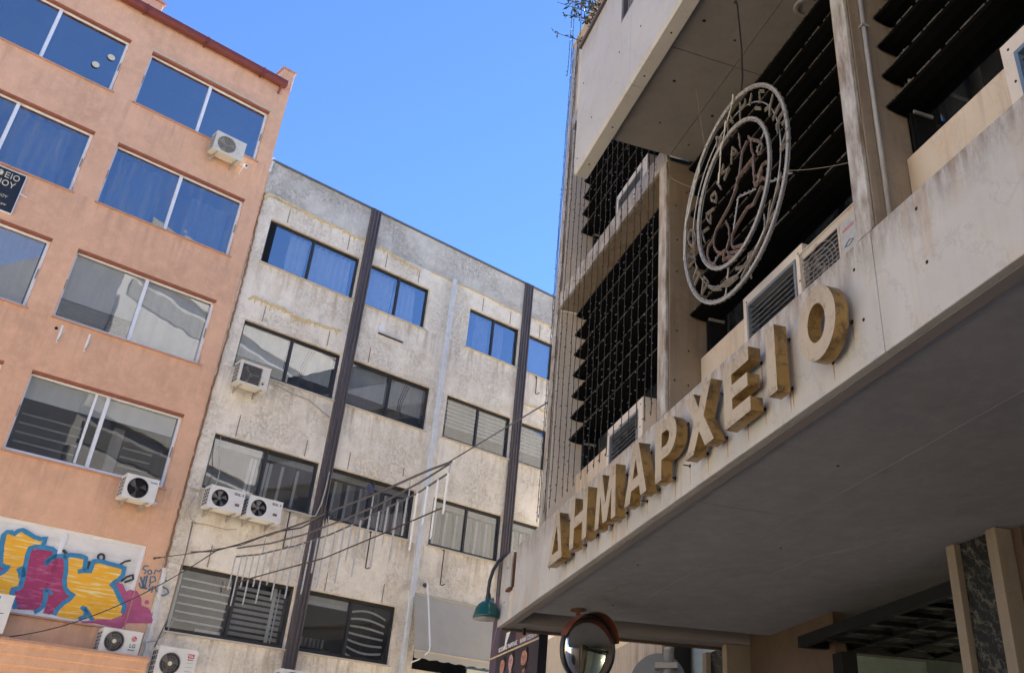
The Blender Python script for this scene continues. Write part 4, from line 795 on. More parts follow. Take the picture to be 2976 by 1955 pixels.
ac2, yf = ac_unit('grimy air conditioner with square grille by the second row of grey windows', 'A', 8.74, 11.51, 0.75, 0.57, style='square', mat=M['ac_yellow'])
MB().lathe([(0.03, 0), (0.03, 0.004)], (0.62, yf, 0.14), (0, -1, 0), 14).build('badge', M['rust'], ac2)
ac3, yf = ac_unit('air conditioner with round black fan opening below the dark orange building window', 'A', 7.01, 8.31, 0.67, 0.49, style='dark', txt=[('Inverter', 0.045, 0.57, 0.41, M['g_blue'])])
MB().tube([(0.67, -0.2, 0.10), (0.80, -0.2, 0.09), (0.80, 0.0, 0.09)], 0.022, 8).build('pipe_stub', M['pipe'], ac3)
RT = lambda: [('ROL  S', 0.075, 0.66, 0.38, M['logo_grey'])]
ac4, yf = ac_unit('left one of two adjoining air conditioners with bare fan blades', 'A', 8.78, 8.53, 0.80, 0.48, style='fan', txt=RT(), r=0.19)
MB().box(0.61, 0.71, yf-0.004, yf-0.001, 0.14, 0.20).build('label_plate', M['poster_brown'], ac4)
ac5, yf = ac_unit('right one of two adjoining air conditioners with bare fan blades', 'A', 9.70, 8.52, 0.81, 0.48, style='fan', txt=RT(), r=0.19)
MB().box(0.61, 0.71, yf-0.004, yf-0.001, 0.14, 0.20).build('label_plate', M['poster_brown'], ac5)
ac6, yf = ac_unit('white LG air conditioner standing on the orange ledge', 'A', 7.47, 5.345, 0.76, 0.44, 0.27, 0.02, style='ring', brackets=False, txt=[('LG', 0.10, 0.615, 0.145, M['logo_grey']), ('Inverter', 0.04, 0.61, 0.09, M['ac_wire'])], r=0.185)
MB().lathe([(0.052, 0), (0.052, 0.003)], (0.615, yf-.001, 0.31), (0, -1, 0), 22).build('logo_disc', M['red'], ac6)
m = MB(); m.tube([(0.615+0.038*math.cos(a), yf-0.005, 0.31+0.038*math.sin(a)) for a in [R(90+i*13.5) for i in range(21)]], 0.004, 4); m.tube([(0.609, yf-0.005, 0.33), (0.609, yf-0.005, 0.295), (0.625, yf-0.005, 0.295)], 0.004, 4); m.tube([(0.652, yf-.005, 0.31), (0.628, yf-.005, 0.31)], 0.004, 4); m.lathe([(0.006, 0), (0.006, 0.002)], (0.596, yf-.005, 0.328), (0, -1, 0), 8)
m.build('logo_face', M['white'], ac6)
ac7, yf = ac_unit('white TCL air conditioner at the foot of the grey wall beside the ledge', 'A', 8.59, 4.98, 0.80, 0.60, 0.30, 0.10, style='spiral', r=0.205, txt=[('TCL', 0.055, 0.665, 0.465, M['white']), ('Inverter', 0.035, 0.665, 0.405, M['ac_wire'])])
MB().box(0.60, 0.73, yf-0.0025, yf-0.0005, 0.445, 0.525).build('logo_plate', M['red'], ac7)
for k in range(4): MB().box(0.59, 0.74, yf-0.003, yf-0.0005, 0.35-k*0.08, 0.355-k*0.08).build('panel_line', M['ac_wire'], ac7)
ac8, _ = ac_unit('air conditioner showing only its top below the brown pilaster', 'A', 11.26, 4.92, 0.74, 0.55, style='ring')
ac9, yf = ac_unit('white air conditioner at the left picture edge in front of the graffiti', 'A', 4.86, 5.40, 0.86, 0.66, 0.30, 0.12, style='ring')
for (a, b, c, e, mm) in ((0.50, 0.56, 0.58, 0.63, M['g_tag']), (0.57, 0.63, 0.58, 0.63, M['g_blue']), (0.56, 0.76, 0.33, 0.345, M['logo_grey'])): MB().box(a, b, yf-0.004, yf-0.001, c, e).build('sticker', mm, ac9)
# pipes and loose cables on the facades
def cable(name, label, f, pts, r, mat, cat='cable', group=None, seg=5):
    t_ = MB().tube([P(f, *p) for p in pts], r, seg) if f else MB().tube(pts, r, seg)
    o = t_.build(name, mat, None, smooth=True); return tag(o, label, cat, group)
def sag(p, q, s, n=14):
    return [tuple(p[i]+(q[i]-p[i])*k/n - (s*4*(k/n)*(1-k/n) if i == 2 else 0) for i in range(3)) for k in range(n+1)]
cable('wall_cable', 'thin pale cable dangling from the window to the twin air conditioners', 'A', [(8.86, -0.02, 10.28), (8.90, -0.03, 9.9), (9.02, -0.05, 9.5), (9.0, -0.12, 9.2), (8.92, -0.2, 9.02)], 0.009, M['cable_pale'])
cable('wall_conduit', 'grey conduit pair running down the wall edge beside the orange building', 'A', [(8.74, 0.0, 8.25), (8.76, -0.01, 7.6), (8.74, -0.01, 6.2), (8.62, -0.01, 5.6)], 0.014, M['joint'])
cable('wall_conduit', 'second thinner conduit curving into the white unit on the ledge', 'A', [(8.86, 0.0, 6.2), (8.80, -0.01, 5.95), (8.60, -0.10, 5.72), (8.40, -0.2, 5.66), (8.22, -0.25, 5.6)], 0.012, M['cable_pale'])
cable('wall_cable', 'looped thin cable below the twin air conditioners', 'A', [(8.62, -0.02, 8.75), (8.55, -0.03, 8.5), (8.66, -0.03, 8.3), (8.82, -0.03, 8.22), (8.75, -0.03, 8.14), (8.70, -0.03, 8.22), (9.0, -0.03, 8.25), (9.5, -0.03, 8.24), (9.72, -0.05, 8.3)], 0.009, M['cable_pale'])
cable('wall_cable', 'frayed pale cable under the second row window of the grey wall', 'A', [(9.5, -0.15, 11.95), (9.9, -0.02, 11.92), (10.3, -0.02, 11.85), (10.8, -0.02, 11.82), (11.2, -0.01, 11.65), (11.42, -0.02, 11.55)], 0.014, M['cable_pale'])
cable('wall_cable', 'beaded pale cable hanging in front of the brown pilaster', 'A', [(11.66, -0.11, 10.15), (11.64, -0.12, 9.7), (11.60, -0.12, 9.3), (11.52, -0.10, 9.0), (11.2, -0.03, 8.93), (10.9, -0.02, 8.98), (10.55, -0.1, 9.0)], 0.017, M['cable_pale'])
cable('wall_cable', 'short white curled hose beside the topmost air conditioner', 'A', [(7.46, -0.1, 17.45), (7.62, -0.03, 17.45), (7.70, -0.05, 17.48), (7.62, -0.06, 17.32), (7.60, -0.05, 17.18), (7.66, -0.04, 17.1)], 0.012, M['pipe'])
m = thing('junction_lump', 'white plaster lump round the pipe hole beside the topmost air conditioner', 'plaster', 'A', (7.72, 0, 17.49)); q = MB(); q.lathe([(0.02, 0.06), (0.06, 0.05), (0.08, 0.02), (0.075, 0)], (0, 0, 0), (0, -1, 0), 9); q.build('filler', M['mortar'], m)
MB().lathe([(0.03, 0), (0.03, 0.01)], (0, -0.058, 0), (0, -1, 0), 9).build('hole', M['void'], m)

# ------------------------------------------------------------------ awning
aw = thing('window_awning', 'pale beige cloth awning folded down over the ground row window', 'awning', 'A', (15.9, 0, 6.0), keep=True)
m = MB(); nx, nz = 26, 12; vs = []
for j in range(nz+1):
    t = j/nz
    for i in range(nx+1):
        u = i/nx; x = 14.60 + 2.95*u - 0.10*t
        vs.append((x, -0.06-0.50*t - 0.02*math.sin(math.pi*t), 7.72 + (6.30-7.72)*t + 0.012*math.sin(i*0.9)*t - 0.02*math.sin(math.pi*t)*math.sin(u*5)))
n0 = len(vs)
for k in range(4):
    for i in range(nx+1):
        u = i/nx; vs.append((14.50+2.95*u, -0.565-0.004*k, 6.28-0.055*k - (0.018*math.sin(i*1.9) if k == 3 else 0)))
fs = [[j*(nx+1)+i, j*(nx+1)+i+1, (j+1)*(nx+1)+i+1, (j+1)*(nx+1)+i] for j in range(nz) for i in range(nx)]
fs += [[n0+j*(nx+1)+i, n0+j*(nx+1)+i+1, n0+(j+1)*(nx+1)+i+1, n0+(j+1)*(nx+1)+i] for j in range(3) for i in range(nx)]
m.add(vs, fs); m.build('cloth', M['awning'], aw, smooth=True, recalc=False)
MB().tube([(14.55, -0.06, 7.72), (17.6, -0.06, 7.72)], 0.035, 8).build('roller', M['awning'], aw)
MB().tube([(14.50, -0.56, 6.30), (17.45, -0.56, 6.30)], 0.02, 8).build('front_bar', M['awning'], aw)
for x in (14.98, 17.2):
    m = MB(); m.tube([(x, -0.03, 8.06), (x-0.02, -0.20, 7.6), (x-0.06, -0.59, 6.42)], 0.022, 8); m.tube([(x-0.06, -0.59, 6.42), (x-0.08, -0.60, 6.30), (x-0.28, -0.50, 6.10), (x-0.45, -0.45, 6.02)], 0.018, 8)
    arm = m.build('arm', M['white'], aw); MB().lathe([(0.06, 0), (0.05, 0.05)], (x-0.04, 0.02, 8.0), (0, -1, 0), 10).build('arm_hinge', M['tube_dark'], arm)
MB().box(14.50, 14.58, -0.12, 0.02, 7.62, 7.78).build('roller_bracket', M['pipe'], aw)
t = thing('shop_sign', 'white shop sign board with dark frame under the beige awning', 'sign', 'A', (16.8, -0.2, 5.2))
MB().box(-0.42, 0.42, -0.05, 0, 0, 0.92).build('board', M['white'], t); MB().box(-0.46, 0.46, -0.06, 0.01, 0.921, 0.97).build('frame', M['g_tag'], t)
# ------------------------------------------------------------------ TOWN HALL
th = thing('town_hall', 'marble clad town hall with black louvres, balcony and deep canopy', 'building', 'B', (-7, 0, 0), keep=True)
# canopy: fascia panels, slot, slab, soffit
cuts = [-11.90, -10.20, -7.20, -4.23, -1.20, 1.80, 4.8, 7.0]
for a, b in zip(cuts[:-1], cuts[1:]): MB().box(a+0.003, b-0.003, 0.0, 0.06, 4.20, 5.05).build('fascia_panel', M['marble'], th, bevel=0.006)
MB().box(-12.52, -12.09, 0.0, 0.06, 4.20, 5.04).build('fascia_panel', M['marble'], th, bevel=0.006)
MB().box(-12.088, -11.902, 0.003, 0.06, 4.20, 4.56).build('fascia_panel', M['marble_wall'], th, bevel=0.004)
sl = MB(); sl.box(-12.08, -11.91, 0.055, 0.07, 4.56, 5.0); sl.box(-12.02, -12.0, 0.0, 0.055, 4.56, 5.0); sl.box(-12.09, -11.95, -0.05, 0.0, 4.53, 4.56); sl.build('rusty_slot', M['rust'], th)
cs = MB(); cs.box(-11.64, 7, 0.16, 6.4, 4.222, 5.0); cs.box(-12.18, -11.64, 0.16, 6.4, 4.36, 5.0); cs.build('canopy_slab', M['soffit'], th)
MB().box(-12.50, 7, 0.06, 0.158, 4.196, 5.0).build('soffit_border', M['soffit_edge'], th, bevel=0.003)
MB().box(-12.47, -12.182, 0.16, 6.4, 4.198, 4.99).build('end_beam', M['soffit_edge'], th, bevel=0.004)
MB().box(-12.53, -12.475, 0.05, 3.6, 4.17, 4.28).build('drip_edge', M['marble_brown'], th)
for bx, bz in ((-3.77, 4.93), (-4.44, 4.88), (-3.75, 4.55), (-10.52, 4.44), (-12.25, 4.86), (-12.28, 4.45), (-4.40, 4.50), (-7.75, 4.88), (-9.05, 4.40), (-6.12, 4.50)):
    MB().lathe([(0.013, 0), (0.011, 0.004)], (bx, 0.001, bz), (0, -1, 0), 10).build('bolt_hole', M['void'], th)
# marks on the soffit: scuff, patches, old fixings
def soffit_mark(pts, w_, mat, nm):
    m = MB(); vs = []
    for i, (x, y) in enumerate(pts):
        a = pts[max(i-1, 0)]; b = pts[min(i+1, len(pts)-1)]; dx, dy = b[0]-a[0], b[1]-a[1]; l = math.hypot(dx, dy) or 1; h = w_/2*random.uniform(0.5, 1.4)
        vs += [(x-dy/l*h, y+dx/l*h, 4.219), (x+dy/l*h, y-dx/l*h, 4.219), (x+dy/l*h, y-dx/l*h, 4.2225), (x-dy/l*h, y+dx/l*h, 4.2225)]
    m.add(vs, [[4*i+k, 4*i+(k+1) % 4, 4*i+4+(k+1) % 4, 4*i+4+k] for i in range(len(pts)-1) for k in range(4)]); m.build(nm, mat, th)
soffit_mark([(-10.35, 0.62), (-10.2, 0.66), (-10.05, 0.63), (-9.92, 0.70), (-9.85, 0.69)], 0.03, M['soffit_edge'], 'paint_scuff')
soffit_mark([(-11.6, 1.15), (-9.6, 1.12), (-7.4, 1.17), (-4.0, 1.14), (0.0, 1.15)], 0.006, M['soffit_line'], 'hairline_crack')
soffit_mark([(-7.2, 0.17), (-7.22, 0.9), (-7.18, 1.6), (-7.21, 2.4), (-7.2, 2.86)], 0.006, M['soffit_line'], 'hairline_crack')
soffit_mark([(-9.0, 1.9), (-8.2, 1.95), (-7.7, 2.2), (-7.1, 2.3)], 0.010, M['soffit_line'], 'hairline_crack')
for hx, hy in ((-10.9, 0.9), (-9.2, 0.5), (-8.1, 1.5), (-6.0, 0.8), (-5.1, 1.9)): MB().lathe([(0.012, 0), (0.010, 0.004)], (hx, hy, 4.222), (0, 0, -1), 8).build('bolt_hole', M['void'], th)
# pillars: warm stained sides, white front slab
def pillar(x0, x1, z0, z1, d=0.42, front=True, smat=None):
    p = MB().box(x0, x1, 0.034, d, z0, z1).build('pillar', smat or M['marble_side'], th, bevel=0.004)
    if front: MB().box(x0-0.004, x1-0.012, 0.0, 0.031, z0+0.003, z1).build('front_slab', M['marble'], p, bevel=0.004)
    return p
pA = pillar(-7.60, -7.41, 5.05, 7.848); pB = pillar(-4.37, -4.20, 5.05, 7.848); pillar(-1.15, -0.96, 5.05, 7.848)
pillar(-7.60, -7.41, 8.08, 10.84)
for z0, z1 in ((5.05, 7.825), (8.07, 10.815), (11.045, 12.60)): pillar(-11.04, -10.86, z0, z1, 0.42, True, M['marble_wall'])
for bz in (7.4, 6.9, 6.55, 5.8, 5.45):
    for by in (0.10, 0.24): MB().lathe([(0.009, 0), (0.009, 0.003)], (-7.41, by + random.uniform(-.02, .02), bz + random.uniform(-.1, .1)), (1, 0, 0), 8).build('bolt_hole', M['void'], th)
# floor bands
for z0, z1 in ((7.83, 8.065), (10.82, 11.04)):
    MB().box(-11.05, -7.405, -0.004, 0.03, z0, z1).build('floor_band', M['marble'], th, bevel=0.004)
    MB().box(-10.86, -7.605, 0.031, 0.62, z0+0.003, z1).build('floor_slab', M['marble_side'], th)
MB().box(-11.06, -7.3, -0.02, 0.5, 12.6, 12.66).build('roof_coping', M['marble_wall'], th)
MB().box(-10.86, -7.3, 0.05, 0.5, 11.05, 12.6).build('roof_parapet', M['marble_wall'], th)
# building mass behind
ms = MB(); ms.box(-11.0, 7, 1.5, 12, 5.0, 12.4); ms.box(-11.0, 7, 0.62, 1.5, 7.84, 8.04); ms.box(-11.0, 7, 0.62, 1.5, 10.83, 11.03); ms.box(-11.0, 7, 0.5, 1.5, 12.2, 12.4); ms.box(-11.0, -10.87, 0.43, 1.5, 5.0, 12.4); ms.build('core', M['concrete'], th)
# louvre bays
LP = [(0.24, 0.0), (0.255, -0.012), (0.33, -0.030), (0.43, -0.034), (0.52, -0.022), (0.56, 0.0), (0.56, 0.012), (0.25, 0.010)]
def bay(x0, x1, zb, n, sp, ztop, post=True):
    fr = MB()
    for px in ((x0+0.02, x0+0.07), (x1-0.07, x1-0.02)): fr.box(px[0], px[1], 0.42, 0.60, sp+0.02, ztop); fr.box(px[0]+0.012, px[1]-0.012, 0.40, 0.42, sp+0.02, ztop)
    k = 3
    for i in range(1, k): xx = x0 + (x1-x0)*i/k; fr.box(xx-0.03, xx+0.03, 0.585, 0.65, sp, ztop)
    fo = fr.build('louver_frame', M['black'], th)
    MB().box(x0, x1, 0.66, 0.67, sp-0.3, ztop).build('pane', M['glass_b'], fo)
    MB().box(x0, x1, 1.2, 1.25, sp-0.4, ztop).build('interior', M['room'], fo)
    for k in range(n):
        z = zb + 0.285*k
        if z > ztop-0.02: break
        b = MB().xprism([(y, z+dz) for y, dz in LP], x0+0.006, x1-0.006).build('louver_blade', M['louver'], fo, smooth=False)
        m = MB(); x = x0+0.01
        while x < x1-0.05:
            l = random.uniform(0.03, 0.14); h = random.uniform(0.003, 0.010); m.box(x, min(x+l, x1-0.01), 0.236-h*0.3, 0.2395, z+0.003-h*0.6, z+0.008+h*0.3); x += l*random.uniform(0.9, 1.6)
        m.build('dust_edge', M['louver_edge'], fo, kind='stuff')
        for bx in (x0+0.09, x1-0.09): MB().box(bx-0.008, bx+0.008, 0.40, 0.56, z-0.06, z-0.036).build('louver_hinge', M['steel'], fo)
    return fo
bay(-10.86, -7.605, 6.08, 7, 5.65, 7.83); bay(-7.405, -4.375, 6.08, 7, 5.65, 7.85); bay(-4.195, -1.155, 6.12, 7, 5.68, 7.85); bay(-10.86, -7.605, 9.10, 7, 8.65, 10.82); bay(-0.955, 3.0, 6.12, 7, 5.68, 7.85)
# spandrels and vent panels
def spandrel(x0, x1, z0, z1): MB().box(x0, x1, 0.35, 0.43, z0, z1).build('spandrel', M['spandrel'], th, bevel=0.004)
spandrel(-10.858, -7.607, 5.0, 5.65); spandrel(-7.403, -4.377, 5.0, 5.65); spandrel(-4.193, -1.157, 5.0, 5.70); spandrel(-10.858, -7.607, 8.066, 8.65); spandrel(-0.953, 3.0, 5.0, 5.7)
def vent(x0, x1, z1, vx0, vx1, vz0, vz1, fmat, zb=5.0):
    m = MB()
    for a, b, c, d in ((x0, vx0, zb, z1), (vx1, x1, zb, z1), (vx0, vx1, vz1, z1), (vx0, vx1, zb, vz0)): m.box(a, b, 0.20, 0.345, c, d)
    v = m.build('vent_panel', M['marble_wall'], th)
    f = MB(); t_ = 0.028
    for a, b, c, d in ((vx0, vx0+t_, vz0, vz1), (vx1-t_, vx1, vz0, vz1), (vx0+t_, vx1-t_, vz1-t_, vz1), (vx0+t_, vx1-t_, vz0, vz0+t_)): f.box(a, b, 0.188, 0.30, c, d)
    f.build('vent_frame', fmat, v)
    MB().box(vx0+t_, vx1-t_, 0.29, 0.295, vz0+t_, vz1-t_).build('vent_well', M['void'], v)
    n = int((vz1-vz0-2*t_)/0.045)
    for k in range(n):
        z = vz0+t_+0.02+k*0.045; MB().xprism([(0.205, z), (0.235, z+0.016), (0.235, z+0.020), (0.205, z+0.005)], vx0+t_, vx1-t_).build('slat', M['vent'] if k % 1 == 0 else M['vent'], v)
    for xx in (x0+0.06, x1-0.06):
        for zz in (z1-0.06, z1-0.30): MB().lathe([(0.009, 0), (0.009, 0.003)], (xx, 0.20, zz), (0, -1, 0), 8).build('bolt_hole', M['void'], v)
vent(-9.42, -8.42, 5.66, -9.31, -8.54, 5.08, 5.56, M['vent']); vent(-6.28, -5.33, 5.66, -6.21, -5.43, 5.08, 5.57, M['vent']); vent(-3.08, -2.0, 5.68, -2.98, -2.12, 5.08, 5.56, M['bluevent']); vent(-9.42, -8.42, 8.72, -9.31, -8.57, 8.44, 8.62, M['vent'], 8.07)
# balcony: soffit slabs, parapet panels, cap
bx_ = [-7.34, -5.90, -4.42, -2.94, -1.46, 1.5, 5.0]
for a, b in zip(bx_[:-1], bx_[1:]):
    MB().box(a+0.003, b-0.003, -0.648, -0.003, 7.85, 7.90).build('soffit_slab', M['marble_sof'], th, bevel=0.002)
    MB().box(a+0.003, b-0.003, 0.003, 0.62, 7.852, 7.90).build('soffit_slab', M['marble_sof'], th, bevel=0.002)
MB().box(-7.33, 7, -0.64, 1.5, 7.905, 8.03).build('balcony_slab', M['concrete'], th)
for hx, hy in ((-6.9, -0.3), (-6.3, -0.42), (-5.6, -0.15), (-5.2, -0.35), (-7.1, 0.1), (-5.5, -0.5), (-4.8, -0.2), (-6.6, 0.12)):
    MB().lathe([(random.uniform(0.008, 0.018), 0), (0.01, 0.003)], (hx, hy, 7.85), (0, 0, -1), 9).build('bolt_hole', M['void'], th)
px_ = [-8.0, -6.46, -4.92, -3.38, -1.84, 1.0, 5.0]
for a, b in zip(px_[:-1], px_[1:]):
    MB().xprism([(-0.807, 7.835), (-0.785, 7.80), (-0.655, 7.80), (-0.655, 8.83), (-0.807, 8.83)], a+0.002, b-0.002).build('parapet_panel', M['marble_clean'], th, bevel=0.002)
for a, b, c, d in ((-8.0, -6.74, 8.833, 9.60), (-6.737, -5.4, 9.32, 9.60), (-5.397, -2.5, 8.833, 9.60), (-2.497, 1.0, 8.833, 9.60), (1.003, 5.0, 8.833, 9.6)):
    MB().box(a+0.002, b-0.002, -0.807, -0.655, c, d).build('parapet_panel', M['marble_clean'], th, bevel=0.002)
gf = MB(); gf.box(-6.735, -6.70, -0.80, -0.67, 8.836, 9.318); gf.box(-5.44, -5.405, -0.80, -0.67, 8.836, 9.318); gf.box(-6.70, -5.44, -0.80, -0.67, 8.836, 8.866); gf.box(-6.70, -5.44, -0.80, -0.67, 9.29, 9.318)
gfo = gf.build('parapet_grille', M['tube_dark'], th)
for k in range(22): MB().box(-6.68+k*0.056, -6.66+k*0.056, -0.76, -0.72, 8.866, 9.29).build('grille_bar', M['ac_wire'], gfo)
MB().box(-8.02, 5.0, -0.835, -0.63, 9.602, 9.655).build('parapet_cap', M['marble_brown'], th)
for hx, hz in ((-7.85, 8.95), (-7.5, 8.2), (-6.2, 8.3), (-6.75, 8.45), (-7.9, 7.95), (-6.2, 9.15)): MB().lathe([(0.012, 0), (0.010, 0.004)], (hx, -0.806, hz), (0, -1, 0), 8).build('bolt_hole', M['void'], th)
for hx in (-7.75, -7.1, -6.3, -5.7): MB().lathe([(0.010, 0), (0.010, 0.003)], (hx, -0.72, 7.80), (0, 0, -1), 8).build('bolt_hole', M['void'], th)
MB().lathe([(0.11, 0), (0.10, 0.02), (0.075, 0.02), (0.07, -0.01), (0.001, -0.01)], (-5.0, 0.22, 7.851), (0, 0, -1), 20).build('ceiling_lamp', M['ac_wire'], th)
# roof rail that carries the light strings
rr = MB(); rr.tube([(-11.1, -0.1, 14.6), (-7.0, -0.1, 14.6)], 0.025, 8); rr.tube([(-7.6, -0.1, 14.6), (-7.6, 0.2, 12.6)], 0.025, 8); rr.tube([(-7.1, -0.1, 14.6), (-7.1, 0.2, 12.6)], 0.025, 8); rr.build('roof_rail', M['tube_dark'], th)
# entrance under the canopy
def pier(x0, x1, y0, z1):
    p = MB(); p.box(x0, x0+0.12, y0, y0+0.5, 0.13, z1); p.box(x1-0.13, x1, y0, y0+0.9, 0.13, z1); po = p.build('pier', M['marble_pier'], th, bevel=0.004)
    MB().box(x0+0.122, x1-0.132, y0+0.07, y0+0.5, 0.13, z1).build('pier_inlay', M['green_marble'], po)
pier(-7.41, -6.72, 2.87, 4.215); pier(-12.92, -12.19, 3.0, 4.19)
MB().box(-6.715, -6.60, 3.05, 4.5, 0.13, 4.21).build('entrance_wall', M['marble_brown'], th)
MB().box(-12.185, -10.15, 3.35, 3.5, 0.13, 4.37).build('entrance_wall', M['marble_brown'], th)
MB().box(-10.145, -9.95, 3.3, 3.5, 0.13, 3.75).build('door_frame', M['black'], th)
MB().box(-17, -14.75, 3.2, 3.4, 0.13, 4.9).build('entrance_wall', M['spandrel'], th); MB().box(-14.745, -12.93, 3.6, 3.7, 0.13, 4.9).build('shop_window', M['pale_green'], th)  # pale green of the shop window stands in for its greenish reflection
MB().box(-14.74, -14.45, 3.25, 3.55, 0.13, 4.9).build('door_frame', M['black'], th)
MB().box(-6.59, 7, 3.4, 3.6, 0.13, 3.95).build('entrance_wall', M['marble_brown'], th)
MB().box(-12.2, -6.6, 6.2, 6.3, 0.13, 4.22).build('lobby_wall', M['pale_green'], th); MB().box(-12.3, -12.2, 3.61, 6.3, 0.13, 4.22).build('lobby_wall', M['pale_green'], th); MB().box(-6.6, -6.5, 3.61, 6.3, 0.13, 4.22).build('lobby_wall', M['pale_green'], th);
# glazed entrance roof
er = MB(); er.box(-10.35, -6.95, 2.98, 3.06, 3.83, 3.95); er.box(-10.35, -10.27, 3.06, 5.5, 3.83, 3.91); er.box(-10.35, -6.95, 5.42, 5.5, 3.83, 3.91)
for k in range(1, 7): er.box(-10.35+k*0.45-0.018, -10.35+k*0.45+0.018, 3.06, 5.42, 3.842, 3.885)
for k in range(1, 4): er.box(-10.27, -6.95, 3.06+k*0.60-0.018, 3.06+k*0.60+0.018, 3.836, 3.88)
ero = er.build('entrance_roof', M['black'], th)
MB().box(-10.27, -6.95, 3.06, 5.42, 3.888, 3.896).build('pane', M['roofglass'], ero)
ll = MB().box(-9.3, -8.5, 5.9, 5.96, 3.30, 3.34).build('lobby_lamp', M['lamp_glow'], th)

# conduit on the pillar
t = thing('conduit_pipe', 'grey vertical conduit clamped to the side of the right marble pillar', 'pipe', 'B', (-4.18, 0.13, 5.08), keep=True)
MB().tube([(-4.178, 0.13, 5.06), (-4.178, 0.13, 7.84)], 0.018, 10).build('tube', M['conduit'], t, smooth=True)
for z in (6.82, 5.12): MB().box(-4.2, -4.152, 0.10, 0.16, z, z+0.022).build('clamp', M['steel'], t)
# old unit behind the fascia
acb, yf = ac_unit('rust stained old air conditioner between the vent and the right pillar', 'B', -5.38, 5.02, 0.78, 0.55, 0.25, 0.0, style='square', mat=M['ac_old'], brackets=False, y0=0.45, r=0.235, fx=0.285)
MB().box(0.56, 0.75, yf-0.004, yf-0.001, 0.06, 0.48).build('sticker_panel', M['sticker'], acb)
MB().box(0.58, 0.73, yf-0.006, yf-0.004, 0.40, 0.425).build('faded_print', M['faded_red'], acb); MB().tube([(0.60, yf-0.006, 0.28), (0.66, yf-0.006, 0.31), (0.71, yf-0.006, 0.29), (0.66, yf-0.006, 0.27), (0.60, yf-0.006, 0.28)], 0.004, 4).build('faded_print', M['g_tag'], acb)

# ------------------------------------------------------------------ sign letters
def circ(cx, cz, rx, rz, n=36, a0=0): return [(cx+rx*math.cos(a0+2*math.pi*k/n), cz+rz*math.sin(a0+2*math.pi*k/n)) for k in range(n)]
H = 0.50; T = 0.125
LET = [
 ('delta', -10.11, 0.46, 'Delta at the left end', [[(0,0),(.46,0),(.30,H),(.17,H)], [(.125,.095),(.235,.385),(.335,.095)]]),
 ('eta', -9.43, 0.50, 'Eta, second from the left', [[(0,0),(T,0),(T,.19),(.37,.19),(.37,0),(.495,0),(.495,H),(.37,H),(.37,.30),(T,.30),(T,H),(0,H)]]),
 ('mu', -8.71, 0.54, 'Mu, third from the left', [[(0,0),(.11,0),(.125,.30),(.215,.02),(.325,.02),(.415,.30),(.43,0),(.54,0),(.50,H),(.38,H),(.27,.19),(.16,H),(.04,H)]]),
 ('alpha', -7.96, 0.50, 'Alpha between Mu and Rho', [[(0,0),(.13,0),(.16,.10),(.34,.10),(.37,0),(.50,0),(.315,H),(.185,H)], [(.19,.20),(.25,.37),(.31,.20)]]),
 ('rho', -7.28, 0.43, 'Rho in the middle of the word', [[(0,0),(.13,0),(.13,.17),(.25,.17)] + [(.25+.18*math.cos(a), .335+.165*math.sin(a)) for a in [R(-80+i*16) for i in range(11)]] + [(.25,H),(0,H)], [(.13,.27),(.13,.40),(.23,.40),(.275,.37),(.285,.335),(.275,.30),(.23,.27)]]),
 ('chi', -6.68, 0.50, 'Chi to the right of the middle', [[(0,0),(.15,0),(.25,.155),(.35,0),(.50,0),(.335,.25),(.48,H),(.335,H),(.25,.345),(.165,H),(.02,H),(.165,.25)]]),
 ('epsilon', -6.00, 0.40, 'Epsilon, third from the right', [[(0,0),(.40,0),(.40,.11),(.13,.11),(.13,.20),(.37,.20),(.37,.305),(.13,.305),(.13,.39),(.40,.39),(.40,H),(0,H)]]),
 ('iota', -5.35, 0.125, 'Iota, second from the right', [[(0,0),(T,0),(T,H),(0,H)]]),
 ('omicron', -4.925, 0.45, 'Omicron ring at the right end', [circ(.225,.25,.225,.255), circ(.225,.25,.105,.135)[::-1]]),
]
for nm, x0, wd, desc, spl in LET:
    t = thing('sign_letter', 'weathered gold metal sign letter ' + desc, 'letter', 'B', (x0, 0, 4.342), group='gold sign letters on the canopy')
    me = curve_mesh(spl, 0.10); me.materials.append(M['let_face']); me.materials.append(M['let_side'])
    for p in me.polygons: p.material_index = 0 if p.normal.y < -0.6 else 1
    o = bpy.data.objects.new('letter_body', me); COL.objects.link(o); o.parent = t; o.location = (0, -0.10, 0); o.rotation_euler = (0, R(random.uniform(-1.2, 1.2)), 0)
    b = o.modifiers.new('bevel', 'BEVEL'); b.width = 0.003; b.segments = 1; b.limit_method = 'ANGLE'
    pm = [(min(wd-0.05, wd*0.86), 0.06), (wd*0.15+0.02, 0.05), (min(wd-0.05, wd*0.8), 0.43)] if nm not in ('omicron', 'delta', 'alpha') else [(wd*0.9, 0.2 if nm == 'omicron' else 0.05), (wd*0.35, 0.03), (wd*0.5, 0.45)]
    for qx, qz in pm:
        MB().tube([(qx, -0.06, qz), (qx, 0.0, qz)], 0.006, 6).build('mounting_pin', M['rod'], t)
        MB().lathe([(0.016, 0), (0.012, 0.008)], (qx, 0.0, qz), (0, -1, 0), 8).build('pin_socket', M['void'], t)
        l_ = min(random.uniform(0.10, 0.30), qz+0.10); w_ = random.uniform(0.006, 0.012); MB().prism([(qx-w_, qz-0.01), (qx+w_, qz-0.01), (qx+w_*0.7, qz-l_*0.6), (qx+0.002, qz-l_), (qx-w_*0.6, qz-l_*0.5)], -0.0012, 0.0).build('rust_run', M['rust_run'], t)

